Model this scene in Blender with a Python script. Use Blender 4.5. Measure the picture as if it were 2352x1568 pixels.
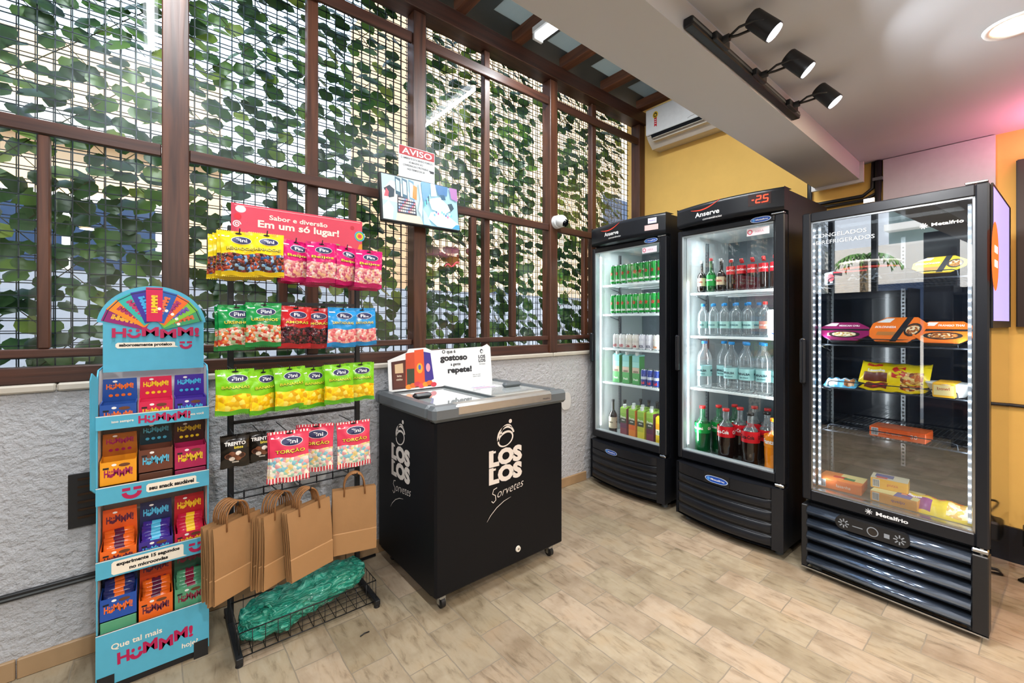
import bpy, math, random
from mathutils import Vector, Matrix
PI = math.pi
for o in list(bpy.data.objects): bpy.data.objects.remove(o)
SC = bpy.context.scene
COL = SC.collection
R = random.Random(7)

# ------------------------------------------------------------------ camera
TH = math.radians(50.42)
cam_d = bpy.data.cameras.new('camera'); cam = bpy.data.objects.new('camera', cam_d); COL.objects.link(cam)
cam.location = (0, 0, 1.32)
cam.rotation_euler = (PI/2, 0, TH - PI/2)
cam_d.sensor_width = 36; cam_d.lens = 36*987/2352; cam_d.shift_y = -42/2352
cam_d.clip_start = 0.05; cam_d.clip_end = 200
SC.camera = cam

# ------------------------------------------------------------------ world, sun, view
W = bpy.data.worlds.new('world'); SC.world = W; W.use_nodes = True
wn = W.node_tree.nodes; wl = W.node_tree.links; wn.clear()
wo = wn.new('ShaderNodeOutputWorld'); wb = wn.new('ShaderNodeBackground')
wt = wn.new('ShaderNodeTexCoord'); wsep = wn.new('ShaderNodeSeparateXYZ'); wr = wn.new('ShaderNodeValToRGB')
wl.new(wt.outputs['Generated'], wsep.inputs[0]); wl.new(wsep.outputs['Z'], wr.inputs[0])
wr.color_ramp.elements[0].position = 0.0; wr.color_ramp.elements[0].color = (0.93, 0.96, 1, 1)
wr.color_ramp.elements[1].position = 0.9; wr.color_ramp.elements[1].color = (0.45, 0.66, 1, 1)
wl.new(wr.outputs[0], wb.inputs[0]); wb.inputs[1].default_value = 3.0
wl.new(wb.outputs[0], wo.inputs[0])
sd = bpy.data.lights.new('sun', 'SUN'); sd.energy = 10.0; sd.angle = 0.01; sd.color = (1, .93, .82)
sun = bpy.data.objects.new('sun', sd); COL.objects.link(sun); sun.location = (5, -5, 9)
sun.rotation_euler = Vector((-0.46, 0.46, -0.76)).to_track_quat('-Z', 'Y').to_euler()
SC.view_settings.view_transform = 'Standard'; SC.view_settings.look = 'None'
SC.view_settings.gamma = 1; SC.view_settings.use_curve_mapping = False
SC.view_settings.exposure = 0.0

LIGHT_K = 1.0
def area(name, loc, rot, sx, sy, power, color=(1, 1, 1), parent=None, shape='RECTANGLE', spread=None):
    d = bpy.data.lights.new(name, 'AREA'); d.shape = shape; d.size = sx; d.size_y = sy
    d.energy = power*LIGHT_K; d.color = color
    if spread: d.spread = spread
    o = bpy.data.objects.new(name, d); COL.objects.link(o); o.location = loc; o.rotation_euler = rot
    if parent: o.parent = parent
    return o

# ------------------------------------------------------------------ materials
def lin(c):
    if isinstance(c, str):
        c = [int(c[i:i+2], 16)/255 for i in (0, 2, 4)]
        return tuple((x/12.92 if x <= .04045 else ((x+.055)/1.055)**2.4) for x in c)
    return tuple(c)
MATS = {}
def mat(name, col='808080', rough=.5, metal=0, emit=0, var=.06, scale=30, bump=0, coat=0, spec=None, alpha=None):
    if name in MATS: return MATS[name]
    m = bpy.data.materials.new(name); m.use_nodes = True
    nt = m.node_tree; b = nt.nodes['Principled BSDF']; c = lin(col)
    b.inputs['Roughness'].default_value = rough; b.inputs['Metallic'].default_value = metal
    if coat: b.inputs['Coat Weight'].default_value = coat; b.inputs['Coat Roughness'].default_value = .05
    if spec is not None: b.inputs['Specular IOR Level'].default_value = spec
    tc = nt.nodes.new('ShaderNodeTexCoord'); n = nt.nodes.new('ShaderNodeTexNoise')
    n.inputs['Scale'].default_value = scale; n.inputs['Detail'].default_value = 3
    nt.links.new(tc.outputs['Object'], n.inputs['Vector'])
    mx = nt.nodes.new('ShaderNodeMix'); mx.data_type = 'RGBA'
    mx.inputs['A'].default_value = tuple(x*(1-var) for x in c)+(1,)
    mx.inputs['B'].default_value = tuple(min(1, x*(1+var)) for x in c)+(1,)
    nt.links.new(n.outputs['Fac'], mx.inputs['Factor']); nt.links.new(mx.outputs['Result'], b.inputs['Base Color'])
    if bump:
        bp = nt.nodes.new('ShaderNodeBump'); bp.inputs['Strength'].default_value = bump; bp.inputs['Distance'].default_value = .01
        nt.links.new(n.outputs['Fac'], bp.inputs['Height']); nt.links.new(bp.outputs[0], b.inputs['Normal'])
    if emit:
        nt.links.new(mx.outputs['Result'], b.inputs['Emission Color']); b.inputs['Emission Strength'].default_value = emit
    MATS[name] = m; return m
def C(h, rough=.45, **k): return mat('paint_%s_%d' % (h, int(rough*100)), h, rough, **k)
def glassmat(name, tint=(1, 1, 1), refl=1.0, rough=0.0, cloud=0.0):
    if name in MATS: return MATS[name]
    m = bpy.data.materials.new(name); m.use_nodes = True; nt = m.node_tree; N = nt.nodes; L = nt.links; N.clear()
    out = N.new('ShaderNodeOutputMaterial'); tr = N.new('ShaderNodeBsdfTransparent'); gl = N.new('ShaderNodeBsdfGlossy')
    tr.inputs[0].default_value = tuple(tint)+(1,); gl.inputs['Roughness'].default_value = rough
    fr = N.new('ShaderNodeFresnel'); ge = N.new('ShaderNodeNewGeometry'); mi = N.new('ShaderNodeMix')
    mi.inputs[2].default_value = 1.5; mi.inputs[3].default_value = 1/1.5
    L.new(ge.outputs['Backfacing'], mi.inputs[0]); L.new(mi.outputs[0], fr.inputs['IOR'])
    ml = N.new('ShaderNodeMath'); ml.operation = 'MULTIPLY'; ml.inputs[1].default_value = refl; ml.use_clamp = True
    L.new(fr.outputs[0], ml.inputs[0])
    ms = N.new('ShaderNodeMixShader'); L.new(ml.outputs[0], ms.inputs[0]); L.new(tr.outputs[0], ms.inputs[1]); L.new(gl.outputs[0], ms.inputs[2])
    if cloud:
        df = N.new('ShaderNodeBsdfDiffuse'); df.inputs[0].default_value = tuple(tint)+(1,)
        m2 = N.new('ShaderNodeMixShader'); m2.inputs[0].default_value = cloud
        L.new(ms.outputs[0], m2.inputs[1]); L.new(df.outputs[0], m2.inputs[2]); ms = m2
    L.new(ms.outputs[0], out.inputs[0]); MATS[name] = m; return m
def nodemat(name):
    m = bpy.data.materials.new(name); m.use_nodes = True; MATS[name] = m
    return m, m.node_tree.nodes, m.node_tree.links, m.node_tree.nodes['Principled BSDF']
def ramp(N, stops):
    r = N.new('ShaderNodeValToRGB'); e = r.color_ramp.elements
    while len(e) < len(stops): e.new(.5)
    for i, (p, c) in enumerate(stops): e[i].position = p; e[i].color = lin(c)+(1,)
    return r

def floor_mat():
    m, N, L, b = nodemat('stone_floor')
    tc = N.new('ShaderNodeTexCoord'); s = N.new('ShaderNodeSeparateXYZ'); L.new(tc.outputs['Object'], s.inputs[0])
    c = N.new('ShaderNodeCombineXYZ')
    ay = N.new('ShaderNodeMath'); ay.inputs[1].default_value = 12-1.34; L.new(s.outputs['Y'], ay.inputs[0]); L.new(ay.outputs[0], c.inputs['X'])
    ax = N.new('ShaderNodeMath'); ax.inputs[1].default_value = 8.15-1.06; L.new(s.outputs['X'], ax.inputs[0]); L.new(ax.outputs[0], c.inputs['Y'])
    # wobble so the joints are hand-laid
    wn_ = N.new('ShaderNodeTexNoise'); wn_.inputs['Scale'].default_value = 9; L.new(tc.outputs['Object'], wn_.inputs['Vector'])
    wm = N.new('ShaderNodeVectorMath'); wm.operation = 'MULTIPLY_ADD'; wm.inputs[1].default_value = (.012, .012, 0)
    L.new(wn_.outputs['Color'], wm.inputs[0]); L.new(c.outputs[0], wm.inputs[2])
    br = N.new('ShaderNodeTexBrick'); L.new(wm.outputs[0], br.inputs['Vector'])
    br.inputs['Scale'].default_value = 1; br.inputs['Brick Width'].default_value = .30; br.inputs['Row Height'].default_value = .163
    br.inputs['Mortar Size'].default_value = .0026; br.inputs['Mortar Smooth'].default_value = .3; br.inputs['Bias'].default_value = 0
    br.inputs['Color1'].default_value = (0, 0, 0, 1); br.inputs['Color2'].default_value = (1, 1, 1, 1); br.inputs['Mortar'].default_value = (.5, .5, .5, 1)
    r1 = ramp(N, [(0, '9a8d76'), (.3, 'ab9d86'), (.55, '9e917b'), (.8, 'b3a18c'), (1, '9b8b76')]); L.new(br.outputs['Color'], r1.inputs[0])
    # grain stretched along the tile + blotches
    mp = N.new('ShaderNodeMapping'); mp.inputs['Scale'].default_value = (6, 22, 1); L.new(c.outputs[0], mp.inputs['Vector'])
    add = N.new('ShaderNodeVectorMath'); add.operation = 'MULTIPLY_ADD'; add.inputs[1].default_value = (3, 7, 9)
    L.new(br.outputs['Color'], add.inputs[0]); L.new(mp.outputs[0], add.inputs[2])
    g = N.new('ShaderNodeTexNoise'); g.inputs['Scale'].default_value = 1.5; g.inputs['Detail'].default_value = 9; g.inputs['Roughness'].default_value = .65; g.inputs['Distortion'].default_value = .5
    L.new(add.outputs[0], g.inputs['Vector'])
    gr = ramp(N, [(.30, '988c7a'), (.47, 'f0ece4'), (.72, 'ffffff')]); L.new(g.outputs['Fac'], gr.inputs[0])
    m1 = N.new('ShaderNodeMix'); m1.data_type = 'RGBA'; m1.blend_type = 'MULTIPLY'; m1.inputs[0].default_value = .7
    L.new(r1.outputs[0], m1.inputs['A']); L.new(gr.outputs[0], m1.inputs['B'])
    bl = N.new('ShaderNodeTexNoise'); bl.inputs['Scale'].default_value = 6.5; bl.inputs['Detail'].default_value = 5; L.new(tc.outputs['Object'], bl.inputs['Vector'])
    blr = ramp(N, [(.34, 'b0a08c'), (.52, 'ffffff'), (.72, 'fff0dc')]); L.new(bl.outputs['Fac'], blr.inputs[0])
    m2 = N.new('ShaderNodeMix'); m2.data_type = 'RGBA'; m2.blend_type = 'MULTIPLY'; m2.inputs[0].default_value = .45
    L.new(m1.outputs['Result'], m2.inputs['A']); L.new(blr.outputs[0], m2.inputs['B'])
    # worn stain in front of the rack
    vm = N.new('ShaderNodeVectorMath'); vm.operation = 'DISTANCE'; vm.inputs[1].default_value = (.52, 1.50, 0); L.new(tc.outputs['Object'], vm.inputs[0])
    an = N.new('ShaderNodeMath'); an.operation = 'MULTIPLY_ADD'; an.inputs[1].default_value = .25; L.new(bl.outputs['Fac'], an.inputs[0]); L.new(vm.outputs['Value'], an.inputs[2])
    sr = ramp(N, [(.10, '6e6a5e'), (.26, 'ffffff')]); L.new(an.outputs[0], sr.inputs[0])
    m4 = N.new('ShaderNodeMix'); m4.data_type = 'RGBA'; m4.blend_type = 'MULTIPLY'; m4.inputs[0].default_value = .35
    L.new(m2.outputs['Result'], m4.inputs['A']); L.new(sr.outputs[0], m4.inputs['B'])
    m3 = N.new('ShaderNodeMix'); m3.data_type = 'RGBA'; m3.inputs['B'].default_value = lin('857a69')+(1,)
    L.new(br.outputs['Fac'], m3.inputs['Factor']); L.new(m4.outputs['Result'], m3.inputs['A'])
    L.new(m3.outputs['Result'], b.inputs['Base Color'])
    b.inputs['Roughness'].default_value = .42
    ma = N.new('ShaderNodeMath'); ma.operation = 'MULTIPLY_ADD'; ma.inputs[1].default_value = -.6; L.new(br.outputs['Fac'], ma.inputs[0]); L.new(g.outputs['Fac'], ma.inputs[2])
    bp = N.new('ShaderNodeBump'); bp.inputs['Strength'].default_value = .45; bp.inputs['Distance'].default_value = .004
    L.new(ma.outputs[0], bp.inputs['Height']); L.new(bp.outputs[0], b.inputs['Normal'])
    return m
def stucco(name, col, scale=26, strength=.9, dist=.02):
    m, N, L, b = nodemat(name)
    tc = N.new('ShaderNodeTexCoord'); n = N.new('ShaderNodeTexNoise'); n.inputs['Scale'].default_value = scale; n.inputs['Detail'].default_value = 6; n.inputs['Roughness'].default_value = .6
    L.new(tc.outputs['Object'], n.inputs['Vector'])
    n2 = N.new('ShaderNodeTexNoise'); n2.inputs['Scale'].default_value = scale*.25; n2.inputs['Detail'].default_value = 3; L.new(tc.outputs['Object'], n2.inputs['Vector'])
    c = lin(col)
    mx = N.new('ShaderNodeMix'); mx.data_type = 'RGBA'; mx.inputs['A'].default_value = tuple(x*.9 for x in c)+(1,); mx.inputs['B'].default_value = c+(1,)
    L.new(n2.outputs['Fac'], mx.inputs['Factor']); L.new(mx.outputs['Result'], b.inputs['Base Color']); b.inputs['Roughness'].default_value = .8
    bp = N.new('ShaderNodeBump'); bp.inputs['Strength'].default_value = strength; bp.inputs['Distance'].default_value = dist
    L.new(n.outputs['Fac'], bp.inputs['Height']); L.new(bp.outputs[0], b.inputs['Normal'])
    return m
def wood(name, c0, c1, axis=2, rough=.4):
    m, N, L, b = nodemat(name)
    tc = N.new('ShaderNodeTexCoord'); mp = N.new('ShaderNodeMapping'); sc = [28, 28, 28]; sc[axis] = 1.6; mp.inputs['Scale'].default_value = sc
    L.new(tc.outputs['Object'], mp.inputs['Vector']); n = N.new('ShaderNodeTexNoise'); n.inputs['Scale'].default_value = 1.2; n.inputs['Detail'].default_value = 7; n.inputs['Distortion'].default_value = .6
    L.new(mp.outputs[0], n.inputs['Vector']); r = ramp(N, [(.3, c0), (.7, c1)]); L.new(n.outputs['Fac'], r.inputs[0]); L.new(r.outputs[0], b.inputs['Base Color'])
    b.inputs['Roughness'].default_value = rough
    bp = N.new('ShaderNodeBump'); bp.inputs['Strength'].default_value = .15; bp.inputs['Distance'].default_value = .005; L.new(n.outputs['Fac'], bp.inputs['Height']); L.new(bp.outputs[0], b.inputs['Normal'])
    return m
def leafmat():
    m, N, L, b = nodemat('ivy_leaf')
    ge = N.new('ShaderNodeNewGeometry'); r = ramp(N, [(0, '24401c'), (.5, '33562a'), (.85, '55772e'), (1, '7d8f3c')]); L.new(ge.outputs['Random Per Island'], r.inputs[0])
    L.new(r.outputs[0], b.inputs['Base Color']); b.inputs['Roughness'].default_value = .38
    tr = N.new('ShaderNodeBsdfTranslucent'); h = N.new('ShaderNodeHueSaturation'); h.inputs['Value'].default_value = 1.5; L.new(r.outputs[0], h.inputs['Color']); L.new(h.outputs[0], tr.inputs[0])
    ms = N.new('ShaderNodeMixShader'); ms.inputs[0].default_value = .28; L.new(b.outputs[0], ms.inputs[1]); L.new(tr.outputs[0], ms.inputs[2]); L.new(ms.outputs[0], N['Material Output'].inputs[0])
    return m
def candymat(name, cols, scale=95):
    if name in MATS: return MATS[name]
    m, N, L, b = nodemat(name)
    tc = N.new('ShaderNodeTexCoord'); v = N.new('ShaderNodeTexVoronoi'); v.inputs['Scale'].default_value = scale; L.new(tc.outputs['Object'], v.inputs['Vector'])
    s = N.new('ShaderNodeSeparateColor'); L.new(v.outputs['Color'], s.inputs[0])
    r = ramp(N, [(i/len(cols), c) for i, c in enumerate(cols)]); r.color_ramp.interpolation = 'CONSTANT'
    L.new(s.outputs[0], r.inputs[0]); L.new(r.outputs[0], b.inputs['Base Color']); b.inputs['Roughness'].default_value = .18
    bp = N.new('ShaderNodeBump'); bp.inputs['Strength'].default_value = .6; bp.inputs['Distance'].default_value = .004; bp.invert = True; L.new(v.outputs['Distance'], bp.inputs['Height']); L.new(bp.outputs[0], b.inputs['Normal'])
    return m
def checker(name, c1, c2, scale, axis=0):
    m, N, L, b = nodemat(name)
    tc = N.new('ShaderNodeTexCoord'); w = N.new('ShaderNodeTexWave'); w.inputs['Scale'].default_value = scale; w.bands_direction = 'XYZ'[axis]
    L.new(tc.outputs['Object'], w.inputs['Vector']); r = ramp(N, [(0, c1), (.5, c2)]); r.color_ramp.interpolation = 'CONSTANT'
    L.new(w.outputs['Fac'], r.inputs[0]); L.new(r.outputs[0], b.inputs['Base Color']); b.inputs['Roughness'].default_value = .3
    return m
def translucent(name, col, k=.7):
    m, N, L, b = nodemat(name)
    b.inputs['Base Color'].default_value = lin(col)+(1,); tr = N.new('ShaderNodeBsdfTranslucent'); tr.inputs[0].default_value = lin(col)+(1,)
    ms = N.new('ShaderNodeMixShader'); ms.inputs[0].default_value = k; L.new(b.outputs[0], ms.inputs[1]); L.new(tr.outputs[0], ms.inputs[2]); L.new(ms.outputs[0], N['Material Output'].inputs[0])
    w = N.new('ShaderNodeTexWave'); w.inputs['Scale'].default_value = 6; w.bands_direction = 'X'; tc = N.new('ShaderNodeTexCoord'); L.new(tc.outputs['Object'], w.inputs['Vector'])
    bp = N.new('ShaderNodeBump'); bp.inputs['Strength'].default_value = .5; L.new(w.outputs['Fac'], bp.inputs['Height']); L.new(bp.outputs[0], b.inputs['Normal'])
    return m

FLOOR = floor_mat()
STUC = stucco('white_stucco', 'cccccf', 34, 1.0, .022); YEL = stucco('yellow_plaster', 'f3c468', 40, .12, .004)
CEIL = mat('ceiling_paint', 'bfc4cc', .85, var=.01, scale=2); SOFF = mat('soffit_paint', 'bfc3c9', .85, var=.01, scale=2)
WOODV = wood('stained_timber_upright', '341d14', '613a27', 2); WOODH = wood('stained_timber_rail', '34201a', '573528', 0); WOODY = wood('stained_timber_rafter', '4a2a1c', '7a4c33', 1, .6)
LEAF = leafmat(); WIRE = mat('green_black_wire', '10262c', .4); STEM = mat('plant_stem', '4b4a2c', .7)
GLASS = glassmat('window_glass', (.97, .99, .99), 1.0); DGLASS = glassmat('door_glass', (.96, .98, .98), 1.3)
DGLASS2 = glassmat('coated_door_glass', (.92, .95, .97), 4.6)
PET = glassmat('clear_plastic', (.93, .96, .97), 2.2, .03, .06)
BLK = mat('black_matte', '17181b', .45); BLKG = mat('black_gloss', '0b0c10', .07, coat=.6); FRZ = mat('freezer_charcoal', '0e0f13', .5, spec=.18)
BLKS = mat('black_satin', '191b20', .32, spec=.35); WHT = mat('white_enamel', 'e8eaea', .35); STEEL = mat('steel', 'b8bcc0', .25, metal=1)
GREY = mat('grey_plastic', '5d6265', .4); ALU = mat('brushed_aluminium', 'c9c6c2', .32, metal=.8)
KRAFT = mat('kraft_paper', 'a1784d', .75, var=.08, scale=14, bump=.15); KRAFTD = mat('kraft_cord', '8f6238', .8, scale=80, var=.3)

# ------------------------------------------------------------------ mesh builder
TXT = {}
def textmesh(s, bold=0, shear=0):
    k = (s, bold, shear)
    if k in TXT: return TXT[k]
    cu = bpy.data.curves.new('t', 'FONT'); cu.body = s; cu.size = 1; cu.align_x = 'CENTER'; cu.align_y = 'CENTER'; cu.offset = bold; cu.shear = shear
    cu.resolution_u = 3; cu.fill_mode = 'BOTH' if False else 'FRONT'; cu.dimensions = '2D'
    o = bpy.data.objects.new('t', cu); COL.objects.link(o)
    dg = bpy.context.evaluated_depsgraph_get(); dg.update(); me = o.evaluated_get(dg).to_mesh()
    v = [tuple(p.co) for p in me.vertices]; f = [tuple(p.vertices) for p in me.polygons]
    o.evaluated_get(dg).to_mesh_clear(); bpy.data.objects.remove(o); bpy.data.curves.remove(cu)
    if v:
        cx = (min(p[0] for p in v)+max(p[0] for p in v))/2; cy = (min(p[1] for p in v)+max(p[1] for p in v))/2
        v = [(p[0]-cx, p[1]-cy, 0) for p in v]; w = max(p[0] for p in v)*2; h = max(p[1] for p in v)*2
    else: w = h = 1
    TXT[k] = (v, f, w, h); return TXT[k]

class MB:
    def __init__(s): s.v = []; s.f = []; s.m = []; s.sm = []; s.mats = []
    def mi(s, m):
        if m not in s.mats: s.mats.append(m)
        return s.mats.index(m)
    def add(s, vs, fs, m, smooth=False):
        b = len(s.v); s.v += [tuple(p) for p in vs]; i = s.mi(m)
        for f in fs: s.f.append(tuple(b+k for k in f)); s.m.append(i); s.sm.append(smooth)
        return s
    def box(s, x0, x1, y0, y1, z0, z1, m, bev=0):
        if bev <= 0:
            v = [(x, y, z) for x in (x0, x1) for y in (y0, y1) for z in (z0, z1)]
            f = [(0, 1, 3, 2), (4, 6, 7, 5), (0, 4, 5, 1), (2, 3, 7, 6), (0, 2, 6, 4), (1, 5, 7, 3)]
            return s.add(v, f, m)
        b = min(bev, (x1-x0)*.49, (y1-y0)*.49, (z1-z0)*.49); X = (x0, x1); Y = (y0, y1); Z = (z0, z1); v = []; idx = {}
        for i in (0, 1):
            for j in (0, 1):
                for k in (0, 1):
                    sx = b if i == 0 else -b; sy = b if j == 0 else -b; sz = b if k == 0 else -b
                    for a in range(3):
                        p = [X[i]+sx, Y[j]+sy, Z[k]+sz]; p[a] = (X[i], Y[j], Z[k])[a]; idx[(i, j, k, a)] = len(v); v.append(tuple(p))
        f = []
        def I(i, j, k, a): return idx[(i, j, k, a)]
        for q, w in ((0, 1), (1, 0)):
            f.append([I(q, 0, 0, 0), I(q, 0, 1, 0), I(q, 1, 1, 0), I(q, 1, 0, 0)][::1 if q == 0 else -1])
            f.append([I(0, q, 0, 1), I(1, q, 0, 1), I(1, q, 1, 1), I(0, q, 1, 1)][::1 if q == 0 else -1])
            f.append([I(0, 0, q, 2), I(0, 1, q, 2), I(1, 1, q, 2), I(1, 0, q, 2)][::1 if q == 0 else -1])
        for j in (0, 1):
            for k in (0, 1): f.append([I(0, j, k, 1), I(1, j, k, 1), I(1, j, k, 2), I(0, j, k, 2)])
        for i in (0, 1):
            for k in (0, 1): f.append([I(i, 0, k, 0), I(i, 1, k, 0), I(i, 1, k, 2), I(i, 0, k, 2)])
        for i in (0, 1):
            for j in (0, 1): f.append([I(i, j, 0, 0), I(i, j, 1, 0), I(i, j, 1, 1), I(i, j, 0, 1)])
        for i in (0, 1):
            for j in (0, 1):
                for k in (0, 1): f.append([I(i, j, k, 0), I(i, j, k, 1), I(i, j, k, 2)])
        return s.add(v, f, m)
    def prism(s, pts, d0, d1, m, plane='xz', smooth=False):
        n = len(pts)
        def P(p, d): return {'xz': (p[0], d, p[1]), 'xy': (p[0], p[1], d), 'yz': (d, p[0], p[1])}[plane]
        v = [P(p, d0) for p in pts]+[P(p, d1) for p in pts]
        f = [tuple(range(n)), tuple(range(2*n-1, n-1, -1))]
        s.add(v, f, m); b = len(s.v)-2*n
        i = s.mi(m)
        for k in range(n): s.f.append((b+k, b+n+k, b+n+(k+1) % n, b+(k+1) % n)); s.m.append(i); s.sm.append(smooth)
        return s
    def cyl(s, p0, p1, r0, r1=None, n=12, m=None, caps=True):
        r1 = r0 if r1 is None else r1; p0 = Vector(p0); p1 = Vector(p1); d = (p1-p0).normalized()
        a = d.orthogonal().normalized(); b = d.cross(a); v = []
        for p, r in ((p0, r0), (p1, r1)):
            for k in range(n): t = 2*PI*k/n; v.append(tuple(p+a*math.cos(t)*r+b*math.sin(t)*r))
        s.add(v, [(k, (k+1) % n, n+(k+1) % n, n+k) for k in range(n)], m, True)
        if caps: s.add(v, [tuple(range(n-1, -1, -1)), tuple(range(n, 2*n))], m)
        return s
    def tube(s, pts, r, n=6, m=None, closed=False):
        pts = [Vector(p) for p in pts]; N = len(pts); v = []; up = None
        for i, p in enumerate(pts):
            q0 = pts[(i-1) % N] if (closed or i > 0) else p; q1 = pts[(i+1) % N] if (closed or i < N-1) else p
            d = (q1-q0).normalized()
            if up is None: up = d.orthogonal().normalized()
            a = (up-d*up.dot(d)).normalized(); up = a; b = d.cross(a)
            for k in range(n): t = 2*PI*k/n; v.append(tuple(p+a*math.cos(t)*r+b*math.sin(t)*r))
        f = []
        for i in range(N if closed else N-1):
            j = (i+1) % N
            for k in range(n): f.append((i*n+k, i*n+(k+1) % n, j*n+(k+1) % n, j*n+k))
        if not closed: f += [tuple(range(n-1, -1, -1)), tuple((N-1)*n+k for k in range(n))]
        return s.add(v, f, m, True)
    def lathe(s, prof, n=20, m=None, c=(0, 0, 0), mats=None, cap=True):
        v = []
        for r, z in prof:
            for k in range(n): t = 2*PI*k/n; v.append((c[0]+r*math.cos(t), c[1]+r*math.sin(t), c[2]+z))
        base = len(s.v); s.v += v
        for i in range(len(prof)-1):
            mm = s.mi(mats[i] if mats else m)
            for k in range(n): s.f.append((base+i*n+k, base+i*n+(k+1) % n, base+(i+1)*n+(k+1) % n, base+(i+1)*n+k)); s.m.append(mm); s.sm.append(True)
        if cap:
            s.f.append(tuple(base+k for k in range(n-1, -1, -1))); s.m.append(s.mi(mats[0] if mats else m)); s.sm.append(False)
            e = base+(len(prof)-1)*n; s.f.append(tuple(e+k for k in range(n))); s.m.append(s.mi(mats[-1] if mats else m)); s.sm.append(False)
        return s
    def surf(s, fn, nu, nv, m, closed=False, mfn=None):
        v = [fn(i/nu, j/nv) for j in range(nv+1) for i in range(nu+1)]; b = len(s.v); s.v += [tuple(p) for p in v]
        for j in range(nv):
            for i in range(nu):
                s.f.append((b+j*(nu+1)+i, b+j*(nu+1)+i+1, b+(j+1)*(nu+1)+i+1, b+(j+1)*(nu+1)+i)); s.m.append(s.mi(mfn((i+.5)/nu, (j+.5)/nv) if mfn else m)); s.sm.append(True)
        return s
    def map(s, fn, v0=0):
        s.v = s.v[:v0]+[tuple(fn(*p)) for p in s.v[v0:]]; return s
    # flat print laid on a surface: x right, z up, facing -y at y = yf(x,z)
    def text(s, t, x, z, h, m, yf=0.0, w=None, bold=.0, shear=0, rot=0, xy=None):
        v, f, tw, th = textmesh(t, bold, shear); k = h/.72; kx = k if w is None else w/tw; ca, sa = math.cos(rot), math.sin(rot); out = []
        for p in v:
            a, b = p[0]*kx, p[1]*k; a, b = a*ca-b*sa, a*sa+b*ca; X, Z = x+a, z+b
            out.append((X, yf(X, Z) if callable(yf) else yf, Z))
        return s.add(out, f, m)
    def disc(s, x, z, rx, rz, m, yf=0.0, n=24, rot=0):
        pts = [(x+rx*math.cos(t)*math.cos(rot)-rz*math.sin(t)*math.sin(rot), z+rx*math.cos(t)*math.sin(rot)+rz*math.sin(t)*math.cos(rot)) for t in [2*PI*k/n for k in range(n)]]
        return s.poly(pts, m, yf)
    def poly(s, pts, m, yf=0.0):
        return s.add([(a, yf(a, b) if callable(yf) else yf, b) for a, b in pts], [tuple(range(len(pts)))], m)
    def rect(s, x0, x1, z0, z1, m, yf=0.0): return s.poly([(x0, z0), (x1, z0), (x1, z1), (x0, z1)], m, yf)
    def stroke(s, pts, w, m, yf=0.0):
        n = len(pts); L_ = []; R_ = []
        for i in range(n):
            a = pts[max(0, i-1)]; b = pts[min(n-1, i+1)]; dx, dz = b[0]-a[0], b[1]-a[1]; l = math.hypot(dx, dz) or 1
            ww = w[i] if isinstance(w, (list, tuple)) else w; L_.append((pts[i][0]-dz/l*ww/2, pts[i][1]+dx/l*ww/2)); R_.append((pts[i][0]+dz/l*ww/2, pts[i][1]-dx/l*ww/2))
        Y = (lambda a, b: yf(a, b)) if callable(yf) else (lambda a, b: yf)
        v = [(a, Y(a, b), b) for a, b in L_+R_]; return s.add(v, [(i, i+1, n+i+1, n+i) for i in range(n-1)], m)
    def xf(s, M, v0=0):
        s.v = s.v[:v0]+[tuple(M @ Vector(p)) for p in s.v[v0:]]; return s
    def obj(s, name, parent=None, loc=(0, 0, 0), rot=(0, 0, 0)):
        me = bpy.data.meshes.new(name); me.from_pydata(s.v, [], s.f); me.update()
        for m in s.mats: me.materials.append(m)
        for p, i, q in zip(me.polygons, s.m, s.sm): p.material_index = i; p.use_smooth = q
        o = bpy.data.objects.new(name, me); COL.objects.link(o); o.location = loc; o.rotation_euler = rot
        if parent: o.parent = parent
        return o

def tag(o, label=None, cat=None, group=None, kind=None):
    if label: o['label'] = label
    if cat: o['category'] = cat
    if group: o['group'] = group
    if kind: o['kind'] = kind
    return o
def thing(name, label, cat, loc=(0, 0, 0), rz=0, group=None, rot=None):
    o = bpy.data.objects.new(name, None); COL.objects.link(o); o.location = loc; o.rotation_euler = rot or (0, 0, rz); o.empty_display_size = .1
    return tag(o, label, cat, group)
def struct(name, mb, **k): return tag(mb.obj(name, **k), kind='structure')
def dup(o, loc, rot=None, label=None, group=None, parent=None):
    kids = [c for c in o.children]
    c = o.copy(); COL.objects.link(c); c.parent = parent
    if parent is None:
        c.location = loc
        if rot is not None: c.rotation_euler = rot
    if label: c['label'] = label
    if group: c['group'] = group
    for k in kids: dup(k, None, parent=c)
    return c
class Proto:
    """first placement moves the prototype itself, later ones copy it"""
    def __init__(s, o): s.o = o; s.used = False
    def put(s, loc, rot=(0, 0, 0), label=None, cat=None, group=None):
        if not s.used:
            s.used = True; o = s.o; o.location = loc; o.rotation_euler = rot; tag(o, label, cat, group); return o
        o = dup(s.o, loc, rot, label, group); o['category'] = cat or s.o['category']; return o
ORD = ['first', 'second', 'third', 'fourth', 'fifth', 'sixth', 'seventh', 'eighth', 'ninth', 'tenth', 'eleventh', 'twelfth']

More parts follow.
